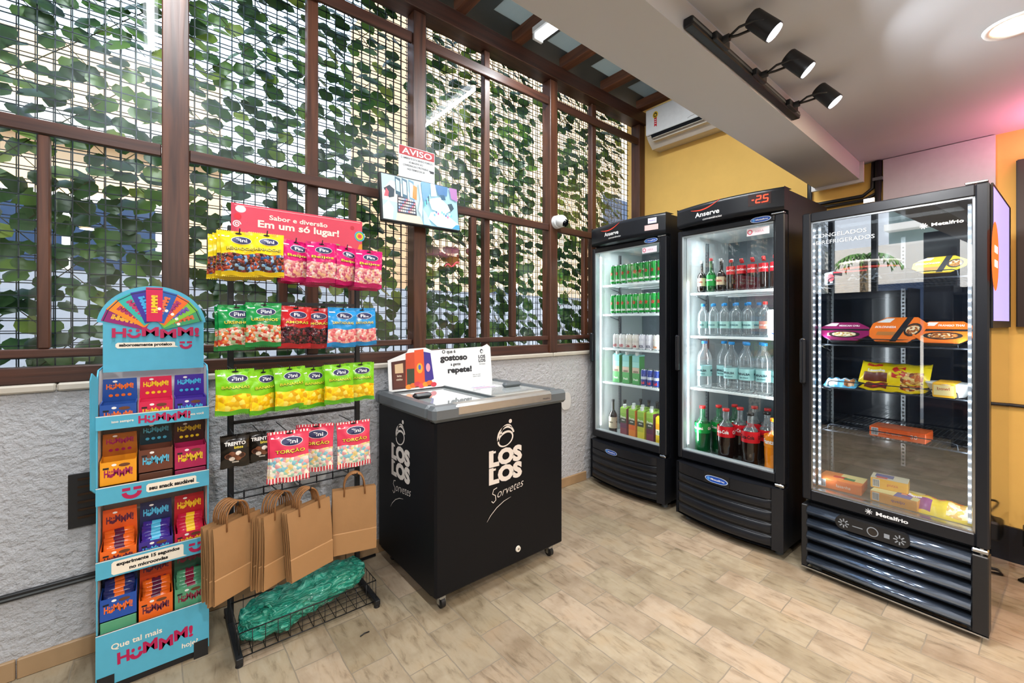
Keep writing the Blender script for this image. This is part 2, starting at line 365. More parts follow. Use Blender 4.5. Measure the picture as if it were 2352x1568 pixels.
# ================================================================== SETTING
WY = 2.41   # left wall
BX = 3.66   # back wall
struct('floor', MB().box(-2.7, BX+.1, -2.7, 2.55, -.06, 0, FLOOR))
struct('ceiling', MB().box(-2.7, BX, -2.7, .725, 2.385, 2.5, CEIL))
struct('wall_left', MB().box(-2.7, BX, WY, WY+.16, 0, 1.07, STUC))
SILL = mat('sill_stone', 'c4bcae', .5, var=.12, scale=6)
mb = MB()
for i, (a, b) in enumerate([(-2.7, -.30), (-.297, .55), (.553, 1.45), (1.453, 2.4), (2.403, BX-.001)]): mb.box(a, b, WY-.02, WY+.17, 1.058, 1.088, SILL, .006)
struct('trim_1', mb)
mb = MB(); mb.box(BX, BX+.12, -2.7, 2.6, 0, 4.2, YEL)
struct('wall_back', mb)
struct('wall_right', MB().box(-2.7, BX, -2.82, -2.7, 0, 2.5, mat('right_wall_paint', 'b9b2a8', .8)))
BASE = mat('baseboard_stone', 'a98a66', .5, var=.2, scale=8)
mb = MB()
x = -1.2
while x < 2.8: mb.box(x, min(x+.396, BX), WY-.016, WY, 0, .073, BASE, .003); x += .4
struct('baseboard_left', mb)
struct('baseboard_back', MB().box(BX-.02, BX, -2.69, .62, 0, .19, mat('dark_baseboard', '14161f', .5)))
# dropped beam (soffit)
SO0, SO1 = .725, .976
struct('trim_2', MB().box(-2.7, 3.575, SO0, SO1, 2.27, 2.384, SOFF))
struct('wall_upper', MB().box(-2.7, 3.575, SO0+.03, SO1, 2.384, 3.6, SOFF))
struct('trim_3', MB().box(3.575, 3.60, SO0-.02, SO1+.02, 2.25, 2.384, mat('beam_end_panel', 'dcdad8', .5)))

# timber frame of the trellis wall, one object each
TN = [10]
def timber(x0, x1, y0, y1, z0, z1, m):
    TN[0] += 1; return struct('trim_%d' % TN[0], MB().box(x0, x1, y0, y1, z0, z1, m, .004))
posts = [(-1.30, -1.20), (.017, .112), (1.206, 1.288), (2.370, 2.450), (3.565, 3.655)]
for a, b in posts: timber(a, b, 2.395, 2.49, 1.088, 3.23, WOODV)
for a, b in [(-.62, -.565), (.612, .668), (1.765, 1.812), (2.915, 2.972)]: timber(a, b, 2.435, 2.485, 1.155, 3.23, WOODV)
for a, b in [(-.352, -.318), (.474, .512), (.831, .866), (1.640, 1.684), (1.995, 2.038), (2.790, 2.838)]: timber(a, b, 2.415, 2.455, 1.222, 2.043, WOODV)
sp = [(-2.6, -1.301), (-1.199, .016), (.113, 1.205), (1.289, 2.369), (2.451, 3.564)]
for a, b in sp:
    timber(a, b, 2.41, 2.434, 2.045, 2.098, WOODH)
    timber(a, b, 2.41, 2.434, 3.035, 3.10, WOODH)
    timber(a, b, 2.415, 2.455, 1.188, 1.221, WOODH)
    timber(a, b, 2.415, 2.485, 1.089, 1.152, WOODH)
timber(-2.6, 3.655, 2.37, 2.50, 3.232, 3.345, WOODH)
for i, (a, b) in enumerate(sp):
    struct('window_%d' % (i+1), MB().box(a, b, 2.492, 2.497, 1.09, 3.22, GLASS))

# ivy screens
def ivy(x0, x1, label):
    t = thing('ivy_screen', label, 'ivy screen', ((x0+x1)/2, 2.6, 1.08), group='ivy screens outside the glazing')
    w = (x1-x0)/2; H = 2.3; g = MB()
    for yy, st, r in ((-.055, .05, .0021), (.03, .052, .0017)):
        n = int((x1-x0)/st)
        for i in range(n+1): X = -w+i*st+.01; g.box(X-r, X+r, yy-r, yy+r, 0, H, WIRE)
        for j in range(int(H/st)+1): Z = j*st; g.box(-w, w, yy-r, yy+r, Z-r, Z+r, WIRE)
    g.obj('wire_mesh', t)
    st = MB(); k = -w-2.2
    while k < w:
        for sgn in (1, -1):
            pts = []
            for q in range(12):
                z = H*q/11; X = (k+z*.95) if sgn == 1 else (-k-z*.95)
                if -w <= X <= w: pts.append((X, -.01+.01*math.sin(q), z))
            if len(pts) > 1: st.tube(pts, .0022, 4, STEM)
        k += .30
    st.obj('stem', t)
    lf = MB(); shape = [(0, .0), (.28, .14), (.50, -.06), (.54, -.34), (.36, -.58), (0, -.88), (-.36, -.58), (-.54, -.34), (-.50, -.06), (-.28, .14)]
    z = .02; row = 0
    while z < H:
        X = -w+(row % 2)*.045
        while X < w:
            if R.random() < .95 and abs(X) < w-.03:
                sc = R.uniform(.070, .100); cx = X+R.uniform(-.022, .022); cz = z+R.uniform(-.022, .022)+.03; cy = R.uniform(-.035, .02)
                rl = R.gauss(0, .35); tilt = R.uniform(.1, .85); yw = R.gauss(0, .4)
                M = Matrix.Translation((cx, cy, cz)) @ Matrix.Rotation(yw, 4, 'Z') @ Matrix.Rotation(-tilt, 4, 'X') @ Matrix.Rotation(rl, 4, 'Y')
                vs = [M @ Vector((a*sc, -abs(a)*-.25*sc, b*sc)) for a, b in shape]+[M @ Vector((0, -.03*sc, -.35*sc))]
                n = len(shape); lf.add(vs, [(n, i, (i+1) % n) for i in range(n)], LEAF, True)
            X += .072
        z += .066; row += 1
    lf.obj('foliage', t)
ivy(-2.55, -1.27, 'ivy screen on black wire mesh beyond the left edge of view')
ivy(-1.23, .05, 'ivy screen on wire mesh left of the thick timber post, above the snack stand')
ivy(.08, 1.235, 'ivy screen on wire mesh behind the candy rack, right of the thick post')
ivy(1.26, 2.40, 'ivy screen on wire mesh between the monitor post and the white camera')
ivy(2.42, 3.60, 'ivy screen on wire mesh beside the yellow wall, right of the white camera')

# lean-to roof
for i, x in enumerate([-1.45, -.95, -.45, .05, .55, 1.04, 1.53, 2.02, 2.51, 3.02, 3.55]):
    timber(x-.04, x+.04, SO1+.002, 2.40, 3.347, 3.43, WOODY)
ROOFT = translucent('frosted_roof_sheet', '98a09e', .5); ROOFD = mat('dark_roof_sheet', '3d4548', .6, scale=4, var=.2)
mb = MB(); mb.box(-2.7, BX, 2.31, 2.62, 3.432, 3.45, ROOFD); mb.box(-2.7, BX, SO1, 1.15, 3.432, 3.45, ROOFD)
xs = -2.75
while xs < BX:
    xe = min(xs+.36, BX); mb.box(xs, xe, 1.15, 2.31, 3.432, 3.438, ROOFT)
    if xe+.14 < BX: mb.box(xe, xe+.14, 1.15, 2.31, 3.432, 3.45, ROOFD)
    xs += .50
struct('ceiling_roof', mb)

# outside buildings
PEACH = stucco('peach_render', 'f6cfa2', 6, .1, .01); WBL = mat('white_render', 'eeece6', .8); BLU = mat('blue_glazing', '30425f', .25)
t = thing('neighbour_building', 'peach rendered building beyond the ivy on the right', 'building', (5.5, 5.4, 0))
MB().box(-2.6, 5, 0, 3, -1, 7.0, PEACH).obj('wall', t)
for a, b, c, d in ((1.2, 2.4, 2.5, 3.9), (-1.8, -.9, .6, 1.9)): MB().box(a, b, -.03, .05, c, d, WBL).box(a+.06, b-.06, -.04, .02, c+.06, d-.06, BLU).obj('window', t)
t = thing('neighbour_building', 'peach house with blue windows seen through the leaves on the left', 'building', (-4.0, 5.6, 0))
MB().box(-6, 4.55, 0, 3, -1, 3.9, PEACH).box(-6, 4.6, -.12, 0, 3.0, 3.25, WBL).obj('wall', t)
for a in (-3.2, -1.2, .9, 2.7): MB().box(a, a+1.35, -.03, .05, 1.2, 2.5, WBL).box(a+.06, a+.64, -.04, .02, 1.26, 2.44, BLU).box(a+.71, a+1.29, -.04, .02, 1.26, 2.44, BLU).obj('window', t)
t = thing('garden_wall', 'low grey wall outside behind the ivy', 'wall', (2, 5.0, 0))
MB().box(-7, 6, 0, .2, -1, 1.75, mat('grey_wall', '8c93a0', .8)).obj('wall', t)
struct('ground', MB().box(-30, 20, -12, 25, -.4, -.08, mat('street', '8e8b86', .9)))
# street side behind the camera (seen in the fridge glass)
t = thing('street_building', 'white building across the street reflected in the tall fridge glass', 'building', (-10, 2, 0))
mb = MB(); mb.box(-4, 0, -2.4, 3.4, -.1, 3.5, WBL)
mb.obj('wall', t)
mb = MB(); GRN = mat('grey_green_facade', '8fa3a2', .7)
mb.box(-9, -4.2, -3, 3.0, -.1, 8, GRN)
for z in (3.7, 4.5, 5.3, 6.1, 6.9, 7.7): mb.box(-4.2, -3.7, -3, 3.0, z, z+.22, WBL)
mb.obj('tower', t)
mb = MB(); mb.box(0, .04, -1.8, -.2, 0, 2.6, mat('shutter', '5c4a44', .6)); mb.box(0, .05, 1, 2.2, 1.0, 2.4, BLU); mb.obj('shopfront', t)
# palm
t = thing('palm_tree', 'small palm in front of the white building across the street', 'palm', (-8.4, 3.9, -.08))
MB().tube([(0, 0, 0), (.05, 0, 1.5), (0, .03, 3.0)], .09, 8, mat('palm_trunk', '7a684e', .8)).obj('trunk', t)
mb = MB(); PALM = mat('palm_frond', '5d8a35', .6)
for k in range(13):
    a = 2*PI*k/13+.3; pts = []
    for q in range(9):
        s_ = q/8; pts.append(Vector((math.cos(a)*.75*s_, math.sin(a)*.75*s_, 3.1+.5*s_-.8*s_*s_)))
    for q in range(8):
        d = Vector((-math.sin(a), math.cos(a), -.4))*(.15*(1-q/9))
        for sg in (1, -1): mb.add([pts[q], pts[q+1], pts[q]+Vector((d.x*sg, d.y*sg, -.10))+(pts[q+1]-pts[q])*.9], [(0, 1, 2)], PALM)
mb.obj('frond', t)
# shop front behind the camera
FX = -1.62; DKW = mat('front_wall_dark', '33363f', .7)
mb = MB(); mb.box(FX-.08, FX+.04, -2.70, -.6, 0, 2.384, DKW); mb.box(FX-.08, FX+.04, .98, 1.26, 0, 2.384, DKW); mb.box(FX-.08, FX+.04, -.6, 2.405, 0, .12, DKW)
for y in (.2, 1.73, 2.20): mb.box(FX-.03, FX+.03, y-.028, y+.028, .12, 3.3, BLK)
struct('wall_front', mb)
GD = mat('shelf_unit_dark', '1d2027', .6)
for i, (y0, y1, lb) in enumerate([(1.28, 2.36, 'dark grocery shelf unit near the ivy wall, seen mirrored in the tall fridge glass'), (-.55, .95, 'dark shelf unit added in front of the shop window to darken the glass reflection'), (-2.5, -.65, 'unseen dark shelf unit added against the front wall to darken the glass reflection')]):  # last two units added to keep bright haze out of the glass reflection
    t = thing('shelf_unit', lb, 'shelves', (FX+.30, y0, 0), group='shelf units behind the viewpoint')
    q = MB(); L_ = y1-y0; q.box(-.22, -.20, 0, L_, 0, 1.72, GD); q.box(-.22, .16, 0, .02, 0, 1.72, GD); q.box(-.22, .16, L_-.02, L_, 0, 1.72, GD); q.obj('frame', t)
    for z in (.10, .48, .86, 1.24, 1.62): MB().box(-.20, .16, .02, L_-.02, z, z+.025, GD).obj('shelf', t)

# ================================================================== BACK WALL FITTINGS
tag(MB().box(BX-.025, BX-.001, .13, .615, 1.55, 2.38, mat('board_white', 'd3ced6', .6)).obj('wall_board'), 'plain white board on the yellow wall above the tallest-lit fridge at right', 'board')
mb = MB(); SL = mat('dark_slats', '24140f', .5)
mb.box(BX-.03, BX-.001, -1.3, .055, 1.30, 2.21, SL)
for i in range(34): y = .05-i*.04; mb.box(BX-.045, BX-.03, y-.028, y, 1.30, 2.21, SL)
tag(mb.obj('slatted_panel'), 'dark brown slatted panel on the yellow wall at the right edge', 'panel')
# conduits
t = thing('conduit', 'black conduits bent round the end of the ceiling beam on the yellow wall', 'conduit', (BX, .7, 2.2))
for k, (dy, dz) in enumerate([(0, 0), (.035, -.03)]):
    MB().tube([(-.02, .32+dy*.2, .30), (-.02, .32+dy*.2, -.01+dz), (-.02, .27, -.03+dz), (-.02, .02, -.03+dz), (-.02, -.03-dy, dz+.01), (-.02, -.035-dy, .18)], .012, 8, BLK).obj('pipe', t)
MB().tube([(-.03, -.06, .18), (-.03, -.06, -.45)], .017, 8, BLK).obj('pipe', t)
for z in (.05, -.2): MB().box(-.05, -.001, -.085, -.035, z, z+.02, GREY).obj('clip', t)
# cables low right
t = thing('wall_cable', 'black cable running along the yellow wall behind the right fridge', 'cable', (BX, .2, .9))
MB().tube([(-.012, .4, -.04), (-.012, 0, -.03), (-.012, -.8, -.05)], .01, 6, BLK).obj('cable', t)
t = thing('power_adapter', 'black plug and coiled power cable at the foot of the yellow wall', 'plug', (3.45, -.02, 0))
MB().box(-.02, .10, -.05, .05, .16, .26, BLK, .01).obj('plug', t)
MB().tube([(.04+.05*math.cos(a)*1.0, .01+.02*math.sin(a*2), .30+.06*math.sin(a)) for a in [k*2*PI/16 for k in range(17)]], .006, 6, BLK).obj('cord', t)
MB().tube([(.0, 0, .17), (-.05, 0, .08), (-.08, .01, .012), (-.05, .06, .008), (0, .04, .008), (-.02, -.02, .008)], .007, 6, BLK).obj('cord', t)

# air conditioner
t = thing('air_conditioner', 'white split air conditioner high on the yellow wall with a red and yellow rating sticker', 'air conditioner', (BX-.001, 2.235, 2.93))
ACW = mat('ac_white', 'e9ebec', .35); ACB = mat('ac_beige', 'd3c9bd', .4); Wd = .86
prof = [(0, .0), (-.13, -.01), (-.19, .045), (-.215, .075), (-.225, .29), (-.215, .31), (0, .31)]
MB().prism([(p[0], p[1]) for p in prof], -Wd, 0, ACB, 'xz').obj('body', t)
MB().box(-.237, -.222, -Wd, 0, .085, .315, ACW, .006).obj('front_panel', t)
MB().add([(-.232, -Wd+.05, .085), (-.232, -.05, .085), (-.212, -.05, .052), (-.212, -Wd+.05, .052)], [(0, 1, 2, 3)], BLKS).obj('air_outlet', t)
MB().box(-.215, -.16, -Wd+.06, -.06, .026, .034, ACB).box(-.225, -.19, -Wd+.06, -.06, .050, .055, ACB).obj('louver', t)
mb = MB()
def onfront(fn):  # draw print on the plane facing -X : local (u right = -Y, w up)
    q = MB(); fn(q); q.map(lambda x, y, z: (-.2375+y, -x, z)); return q
def st_(q):
    q.disc(.10, .245, .026, .03, C('e8c12a'), -.001); q.disc(.10, .245, .017, .02, C('2a2a2a'), -.0015); q.disc(.10, .243, .010, .010, C('e8c12a'), -.002)
    q.poly([(.088, .14), (.088, .22), (.114, .22), (.114, .135), (.10, .15)], C('d0212f'), -.001)
    for k in range(3): q.rect(.093, .109, .163+k*.018, .170+k*.018, C('f5f0f0'), -.0015)
onfront(st_).obj('rating_sticker', t)
onfront(lambda q: q.text('clean air', .42, .13, .012, GREY, -.001) if False else q.stroke([(.40, .105), (.43, .113), (.46, .113)], .003, GREY, -.001)).obj('mark', t)

# recessed downlight (warm)
EMW = mat('warm_lamp', 'ffe2b0', .5, emit=14, var=0); EMC = mat('cool_lamp', 'f4f8ff', .5, emit=16, var=0); EMT = mat('tube_lamp', 'f4f8ff', .5, emit=5, var=0)
def downlight(x, y, label, power=26, group='ceiling downlights', z=2.385, dcol=(1, .98, .97)):
    t = thing('downlight', label, 'ceiling light', (x, y, z), group=group)
    MB().lathe([(.085, -.001), (.082, -.008), (.066, -.006), (.062, -.001)], 28, WHT, cap=False).obj('ring', t)
    MB().lathe([(.0005, -.004), (.062, -.004)], 28, EMW, cap=False).obj('diffuser', t)
    area('downlight_lamp', (0, 0, -.02), (0, 0, 0), .12, .12, power, dcol, t, 'DISK')
downlight(2.36, .035, 'glowing round downlight in the ceiling at the top right corner', 18, dcol=(1, .70, .42))
for (x, y) in [(.2, -.6), (-1.4, .1), (1.4, -1.4), (-.6, -1.7), (2.6, -1.7)]: downlight(x, y, 'unseen round fill downlight added behind the viewpoint', 42 if x == .2 else 30, group='added fill downlights behind the viewpoint')  # unseen fill lamps, added to raise the ambient light

# track and spots
t = thing('lighting_track', 'black lighting track along the side of the grey ceiling beam', 'lighting track', (1.325, .707, 2.295))
MB().box(0, 1.0, -.015, .017, -.016, .016, BLK, .003).obj('rail', t)
MB().box(-.003, .0, -.012, .014, -.013, .013, BLKS).obj('end_cap', t)
MB().box(0, 1.0, -.0165, -.015, -.004, .004, GREY).obj('slot', t)
for i, x in enumerate((1.50, 1.83, 2.19)):
    t = thing('track_spotlight', '%s black spotlight on the ceiling track' % ['nearest and largest', 'middle', 'farthest and smallest'][i], 'spotlight', (x, .69, 2.292), group='spotlights on the track')
    MB().box(-.05, .05, -.016, .001, -.014, .014, BLK, .003).obj('adapter', t)
    MB().cyl((0, -.016, 0), (0, -.035, 0), .013, m=BLK).obj('joint', t)
    hd = Vector((.045, -.125, .012)); ax = Vector((.30, -.62, -.72)).normalized()
    if i == 2: ax = Vector((.18, -.60, -.78)).normalized()
    for sg in (1, -1):
        sd_ = ax.cross(Vector((0, 0, 1))).normalized()*.022*sg
        MB().tube([(0, -.03, 0), Vector((.012, -.06, .012))+sd_, Vector((.03, -.10, .02))+sd_, hd+sd_*1.3], .0045, 6, BLK).obj('arm', t)
    b0 = hd-ax*.045; b1 = hd+ax*.045
    MB().cyl(b0, b1, .031, .033, 24, BLK).cyl(b0-ax*.006, b0, .027, .031, 24, BLK).obj('head', t)
    q = MB(); q.cyl(b1-ax*.004, b1+ax*.003, .0285, .0285, 24, EMC); q.obj('lens', t)
    rot = ax.to_track_quat('-Z', 'Y').to_euler()
    area('spot_lamp', tuple(b1+ax*.012), rot, (.05), .05, 9, (.97, .98, 1), t, 'DISK', spread=2.6)

# fluorescent fixtures under the lean-to roof
for i, x in enumerate((2.02, -.03)):
    t = thing('fluorescent_lamp', ['white twin tube lamp under the lean-to roof beside the ceiling beam', 'white twin tube lamp above the left edge of view'][i], 'ceiling lamp', (x, 1.58, 3.345), group='tube lamps under the roof')
    MB().box(-.045, .045, -.60, .60, -.05, 0, WHT, .008).obj('housing', t)
    for sx in (-.024, .024): MB().cyl((sx, -.57, -.068), (sx, .57, -.068), .013, m=EMT, n=12).obj('tube', t)
    for sy in (-1, 1): MB().box(-.042, .042, sy*.585-.012, sy*.585+.012, -.088, -.05, WHT, .004).obj('end_cap', t)
    area('tube_lamp', (0, 0, -.10), (0, 0, 0), .035, 1.1, 46, (.95, .98, 1), t)

# ================================================================== LEFT WALL ITEMS
# notice sign
t = thing('notice_sign', 'white and red notice sign on the post above the monitor', 'sign', (1.224, 2.388, 2.29))
q = MB(); q.box(-.12, .12, 0, .003, -.10, .092, WHT); q.obj('board', t)
RED = C('b3262c'); DK = C('2c2c30')
q = MB(); q.rect(-.117, .117, .037, .089, RED, -.0008); q.text('AVISO', 0, .062, .036, C('f7f4f0'), -.0014, w=.20, bold=.015)
for k, s_ in enumerate(['O AMBIENTE ESTÁ SENDO FILMADO', 'AS IMAGENS SÃO', 'CONFIDENCIAIS E PROTEGIDAS', 'NOS TERMOS DA LEI']):
    q.text(s_, -.008 if k else 0, .022-k*.022, .0115, DK, -.0008, w=[.215, .095, .17, .115][k], bold=.01)
q.rect(.088, .115, -.038, -.024, DK, -.0008); q.rect(.082, .089, -.030, -.022, DK, -.0008)
q.obj('print', t)
# monitor
t = thing('monitor', 'wall monitor showing two security camera views, mounted on the timber post', 'monitor', (1.21, 2.30, 2.03)); t.rotation_euler = (math.radians(-7), 0, 0)
MB().box(-.254, .254, 0, .03, -.14, .14, BLK, .004).obj('housing', t)
MB().box(-.05, .05, .03, .09, -.05, .05, BLK).obj('bracket', t)
def em(h, e=1.0, r=.3): return mat('screen_%s' % h, h, r, emit=e, var=.02)
q = MB(); Yf = -.0012
def scr(pts, h): 
    global Yf
    Yf -= .00012; q.poly(pts, em(h, .5), Yf)
scr([(-.245, -.131), (0, -.131), (0, .131), (-.245, .131)], '9fb4b8'); scr([(0, -.131), (.245, -.131), (.245, .131), (0, .131)], '8fb6c4')
scr([(-.245, .03), (-.19, .10), (-.12, .09), (-.03, -.01), (-.05, -.03), (-.245, -.02)], 'd9cfc0'); scr([(-.17, -.131), (0, -.131), (-.02, -.085), (-.16, -.08)], 'd8c4a8')
scr([(-.245, -.131), (-.19, -.13), (-.18, -.06), (-.21, -.02), (-.245, -.06)], 'b9d4cc')
scr([(-.235, .045), (-.20, .07), (-.17, .05), (-.175, .005), (-.205, -.005)], '23303a'); scr([(-.235, .0), (-.22, .05), (-.205, .03), (-.21, 0)], 'c0505c')
for k in range(3): scr([(-.165+k*.042, .025-k*.012), (-.132+k*.042, .015-k*.012), (-.132+k*.042, .12), (-.165+k*.042, .128)], ['2c4a5c', '34566c', '5a8096'][k])
for k in range(3): scr([(-.160+k*.042, .045-k*.012), (-.138+k*.042, .040-k*.012), (-.138+k*.042, .105), (-.160+k*.042, .115)], ['a4ccd2', 'b4dcdd', 'c4dce0'][k])
scr([(-.062, .02), (-.035, .01), (-.028, .09), (-.052, .10)], 'e07a34'); scr([(-.16, -.085), (-.04, -.085), (-.045, .0), (-.155, .02)], '2c2f3c')
for r_ in range(5):
    for c_ in range(9): scr([(-.152+c_*.0118, -.075+r_*.017), (-.143+c_*.0118, -.075+r_*.017), (-.143+c_*.0118, -.064+r_*.017), (-.152+c_*.0118, -.064+r_*.017)], ['d07a8a', 'b8c4d8', 'd8b0a8', '8c9cc8', 'e6e0d8'][(r_*3+c_*2) % 5])
scr([(-.03, -.05), (-.012, .02), (-.02, .11), (-.008, .12), (.0, 0), (-.01, -.09)], 'c8ccd4')
scr([(0, .131), (.06, .131), (.05, .05), (.02, .0), (0, .03)], '5c8cae'); scr([(.09, .131), (.18, .131), (.17, .07), (.11, .07)], '3a6a98'); scr([(.06, .131), (.09, .131), (.10, .06), (.06, .05)], 'd0d8e4')
scr([(.19, .131), (.245, .131), (.245, .05), (.20, .06)], '9c6a9c'); scr([(.04, .03), (.12, .055), (.20, -.01), (.14, -.05), (.06, -.03)], 'd4dcd0')
scr([(0, -.131), (.05, -.131), (.02, -.06), (0, -.04)], 'a8d4e4'); scr([(.05, -.05), (.13, -.03), (.245, -.10), (.245, -.131), (.09, -.131), (.03, -.09)], 'c8e0e8')
scr([(.17, .02), (.20, .03), (.215, .0), (.19, -.025)], '2c4450'); scr([(.12, .07), (.15, .075), (.16, .045), (.13, .04)], '23506c')
for k in range(10): x0 = .07+.013*k; z0 = -.07+.004*((k*5) % 7); scr([(x0, z0), (x0+.01, z0), (x0+.01, z0+.014), (x0, z0+.014)], ['58a0b8', '446c9c', 'c85c8c', 'e8e8f0', '6cc0b8'][k % 5])
for k in range(5): scr([(.012+k*.008, -.02+.012*k), (.02+k*.008, -.02+.012*k), (.02+k*.008, .01+.012*k), (.012+k*.008, .01+.012*k)], ['50b8b0', '38607c', '70c8c0', '204058', '88d0c8'][k])
scr([(.19, -.131), (.245, -.131), (.245, -.10), (.22, -.105)], '3c8cc0')
q.obj('screen', t)
# turret camera
t = thing('security_camera', 'white turret security camera on the right-hand timber post', 'security camera', (2.43, 2.393, 2.115))
MB().cyl((0, 0, 0), (0, -.03, 0), .052, .050, 24, WHT).obj('base', t)
q = MB(); q.lathe([(.0005, -.048), (.02, -.044), (.036, -.032), (.046, -.014), (.048, 0), (.046, .014), (.036, .032), (.02, .044), (.0005, .048)], 24, WHT, (0, -.055, 0)); q.obj('ball', t)
ax = Vector((.25, -.8, -.45)).normalized(); c0 = Vector((0, -.055, 0))
MB().cyl(c0+ax*.036, c0+ax*.052, .030, .026, 20, BLKG).cyl(c0+ax*.05, c0+ax*.055, .012, .012, 16, BLKG).obj('lens', t)
# wall vent
t = thing('wall_vent', 'black recessed louvre vent low in the white wall beside the snack stand', 'vent', (-.155, WY-.001, .62))
q = MB(); q.box(-.112, .112, -.012, 0, -.105, .105, BLK); q.obj('frame', t)
for k in range(6): MB().box(-.085, .085, -.018, -.012, -.07+k*.03, -.062+k*.03, mat('vent_bronze', '3a2c22', .3, metal=.7)).obj('slat', t)
for nm, lb, loc, rx, rz in [('cover_plate', 'small white oval cover plate on the wall right of the freezer', (2.555, WY-.001, .69), .055, .07), ('cover_plate', 'round white cover plate on the wall behind the candy rack', (.62, WY-.001, .56), .085, .085)]:
    t2 = MB(); n = 28
    pts = [(rx*math.copysign(abs(math.cos(a))**.7, math.cos(a)), rz*math.copysign(abs(math.sin(a))**.7, math.sin(a))) for a in [2*PI*k/n for k in range(n)]]
    t2.prism(pts, -.008, 0, mat('plate_white', 'd5d2cf', .6), 'xz'); tag(t2.obj(nm, loc=loc), lb, 'cover plate', 'wall cover plates')
tag(MB().box(-1.2, .56, WY-.018, WY-.001, .296, .322, BLK, .003).box(-1.2, .56, WY-.02, WY-.018, .304, .310, GREY).obj('cable_duct'), 'black cable duct running along the low white wall', 'cable duct')
tag(MB().tube([(.50, 2.375, .009), (.80, 2.372, .009), (.955, 2.37, .009)], .008, 6, BLK).obj('wall_foot_gap'), 'dark gap along the wall foot between rack and freezer, laid as a thin tube', 'cable')  # thin black tube stands in for the dark gap at the wall foot

tag(MB().tube([(0, 0, .003), (.02, .006, .004), (.04, .004, .003)], .0025, 5, BLK).obj('twig', loc=(.66, 1.80, 0)), 'tiny dark twig lying on the floor in front of the candy rack', 'twig')

# ================================================================== FREEZER
FXX, FY = .96, 1.70
t = thing('chest_freezer', 'black chest freezer with white script logo and grey sliding glass lid', 'freezer', (FXX, FY, 0))
w, d = .82, .64
q = MB(); q.box(0, w, 0, .05, .075, .875, FRZ, .010); q.box(0, w, d-.05, d, .075, .875, FRZ, .010); q.box(0, .05, .04, d-.04, .08, .872, FRZ); q.box(w-.05, w, .04, d-.04, .08, .872, FRZ); q.box(.04, w-.04, .04, d-.04, .08, .12, FRZ); q.box(.02, w-.02, .02, d-.02, .070, .076, mat('underside', '77756f', .6)); q.obj('body', t)
PRT = C('e6ddd4', .6)
def loslos(q, cx, k):
    # ice-cream scoop mark
    z0 = .742
    pts = [(cx+k*(-.005+.042*math.cos(a)), z0+k*.022*math.sin(a)) for a in [2*PI*i/28 for i in range(29)]]
    def ring(cx_, cz, rx, rz, ro, w0, a0=0, a1=2*PI, n=28):
        P = []; Wd_ = []
        for i in range(n+1):
            a = a0+(a1-a0)*i/n; X = rx*math.cos(a); Z = rz*math.sin(a); P.append((cx_+k*(X*math.cos(ro)-Z*math.sin(ro)), cz+k*(X*math.sin(ro)+Z*math.cos(ro)))); Wd_.append(k*w0*(.6+.6*abs(math.sin(a*.5+.8))))
        q.stroke(P, Wd_, PRT, -.0012)
    ring(cx-.002*k, z0-.006*k, .037, .026, .35, .007)
    ring(cx, z0+.004*k, .040, .036, .45, .008, -.2, PI*.98)
    ring(cx+.003*k, z0+.022*k, .028, .024, .5, .006, 0, PI*.95)
    q.disc(cx+.022*k, z0+.060*k, .008*k, .008*k, PRT, -.0012)
    q.text('LOS', cx, z0-.072*k, .056*k, PRT, -.0012, w=.165*k, bold=.065); q.text('LOS', cx, z0-.138*k, .056*k, PRT, -.0012, w=.165*k, bold=.065)
    # serifs
    for zz in (.072, .138):
        q.rect(cx-.080*k, cx-.048*k, z0-(zz+.028)*k, z0-(zz+.018)*k, PRT, -.0013); q.rect(cx-.080*k, cx-.050*k, z0-(zz-.020)*k, z0-(zz-.028)*k, PRT, -.0013)
    # script Sorvetes
    import_pts = [(-.070, -.232), (-.062, -.240), (-.050, -.232), (-.052, -.214), (-.066, -.205), (-.060, -.190), (-.044, -.186)]
    q.stroke([(cx+k*a, z0+k*b) for a, b in import_pts], .0032*k, PRT, -.0012)
    q.text('orvetes', cx+.024*k, z0-.206*k, .034*k, PRT, -.0012, w=.135*k, bold=-.012, shear=.45, rot=.12)
    q.stroke([(cx+k*a, z0+k*b) for a, b in [(-.092, -.305), (-.075, -.285), (-.045, -.262), (-.01, -.246), (.025, -.238)]], [.001, .003, .0035, .003, .001], PRT, -.0012)
q = MB(); loslos(q, .405, 1.3)
q.obj('front_logo', t)
q = MB(); loslos(q, 0, 1.3); q.map(lambda x, y, z: (y, .355-x, z)); q.obj('side_logo', t)
# rim
q = MB(); o = .018; RIMG = mat('rim_grey', '62686c', .38)
q.box(-o, w+o, -o, .055, .872, .944, RIMG, .016); q.box(-o, w+o, d-.05, d+o-.005, .872, .944, RIMG, .016)
q.box(-o, .05, .05, d-.04, .872, .944, RIMG, .016); q.box(w-.05, w+o, .05, d-.04, .872, .944, RIMG, .016); q.obj('rim', t)
MB().box(.10, w-.10, -o-.003, .05, .888, .9462, ALU, .012).obj('trim_strip', t)
q = MB(); q.text('Metalfrio', w-.15, .912, .009, DK, -o-.0038, w=.05); q.obj('trim_print', t)
q = MB(); q.box(.05, w-.05, .05, d-.05, .30, .31, WHT); 
for a in ((.05, .056, .05, d-.05), (w-.056, w-.05, .05, d-.05), (.05, w-.05, .05, .056), (.05, w-.05, d-.056, d-.05)): q.box(*a, .31, .872, mat('freezer_liner', 'c9dcd6', .4))
q.obj('liner', t)
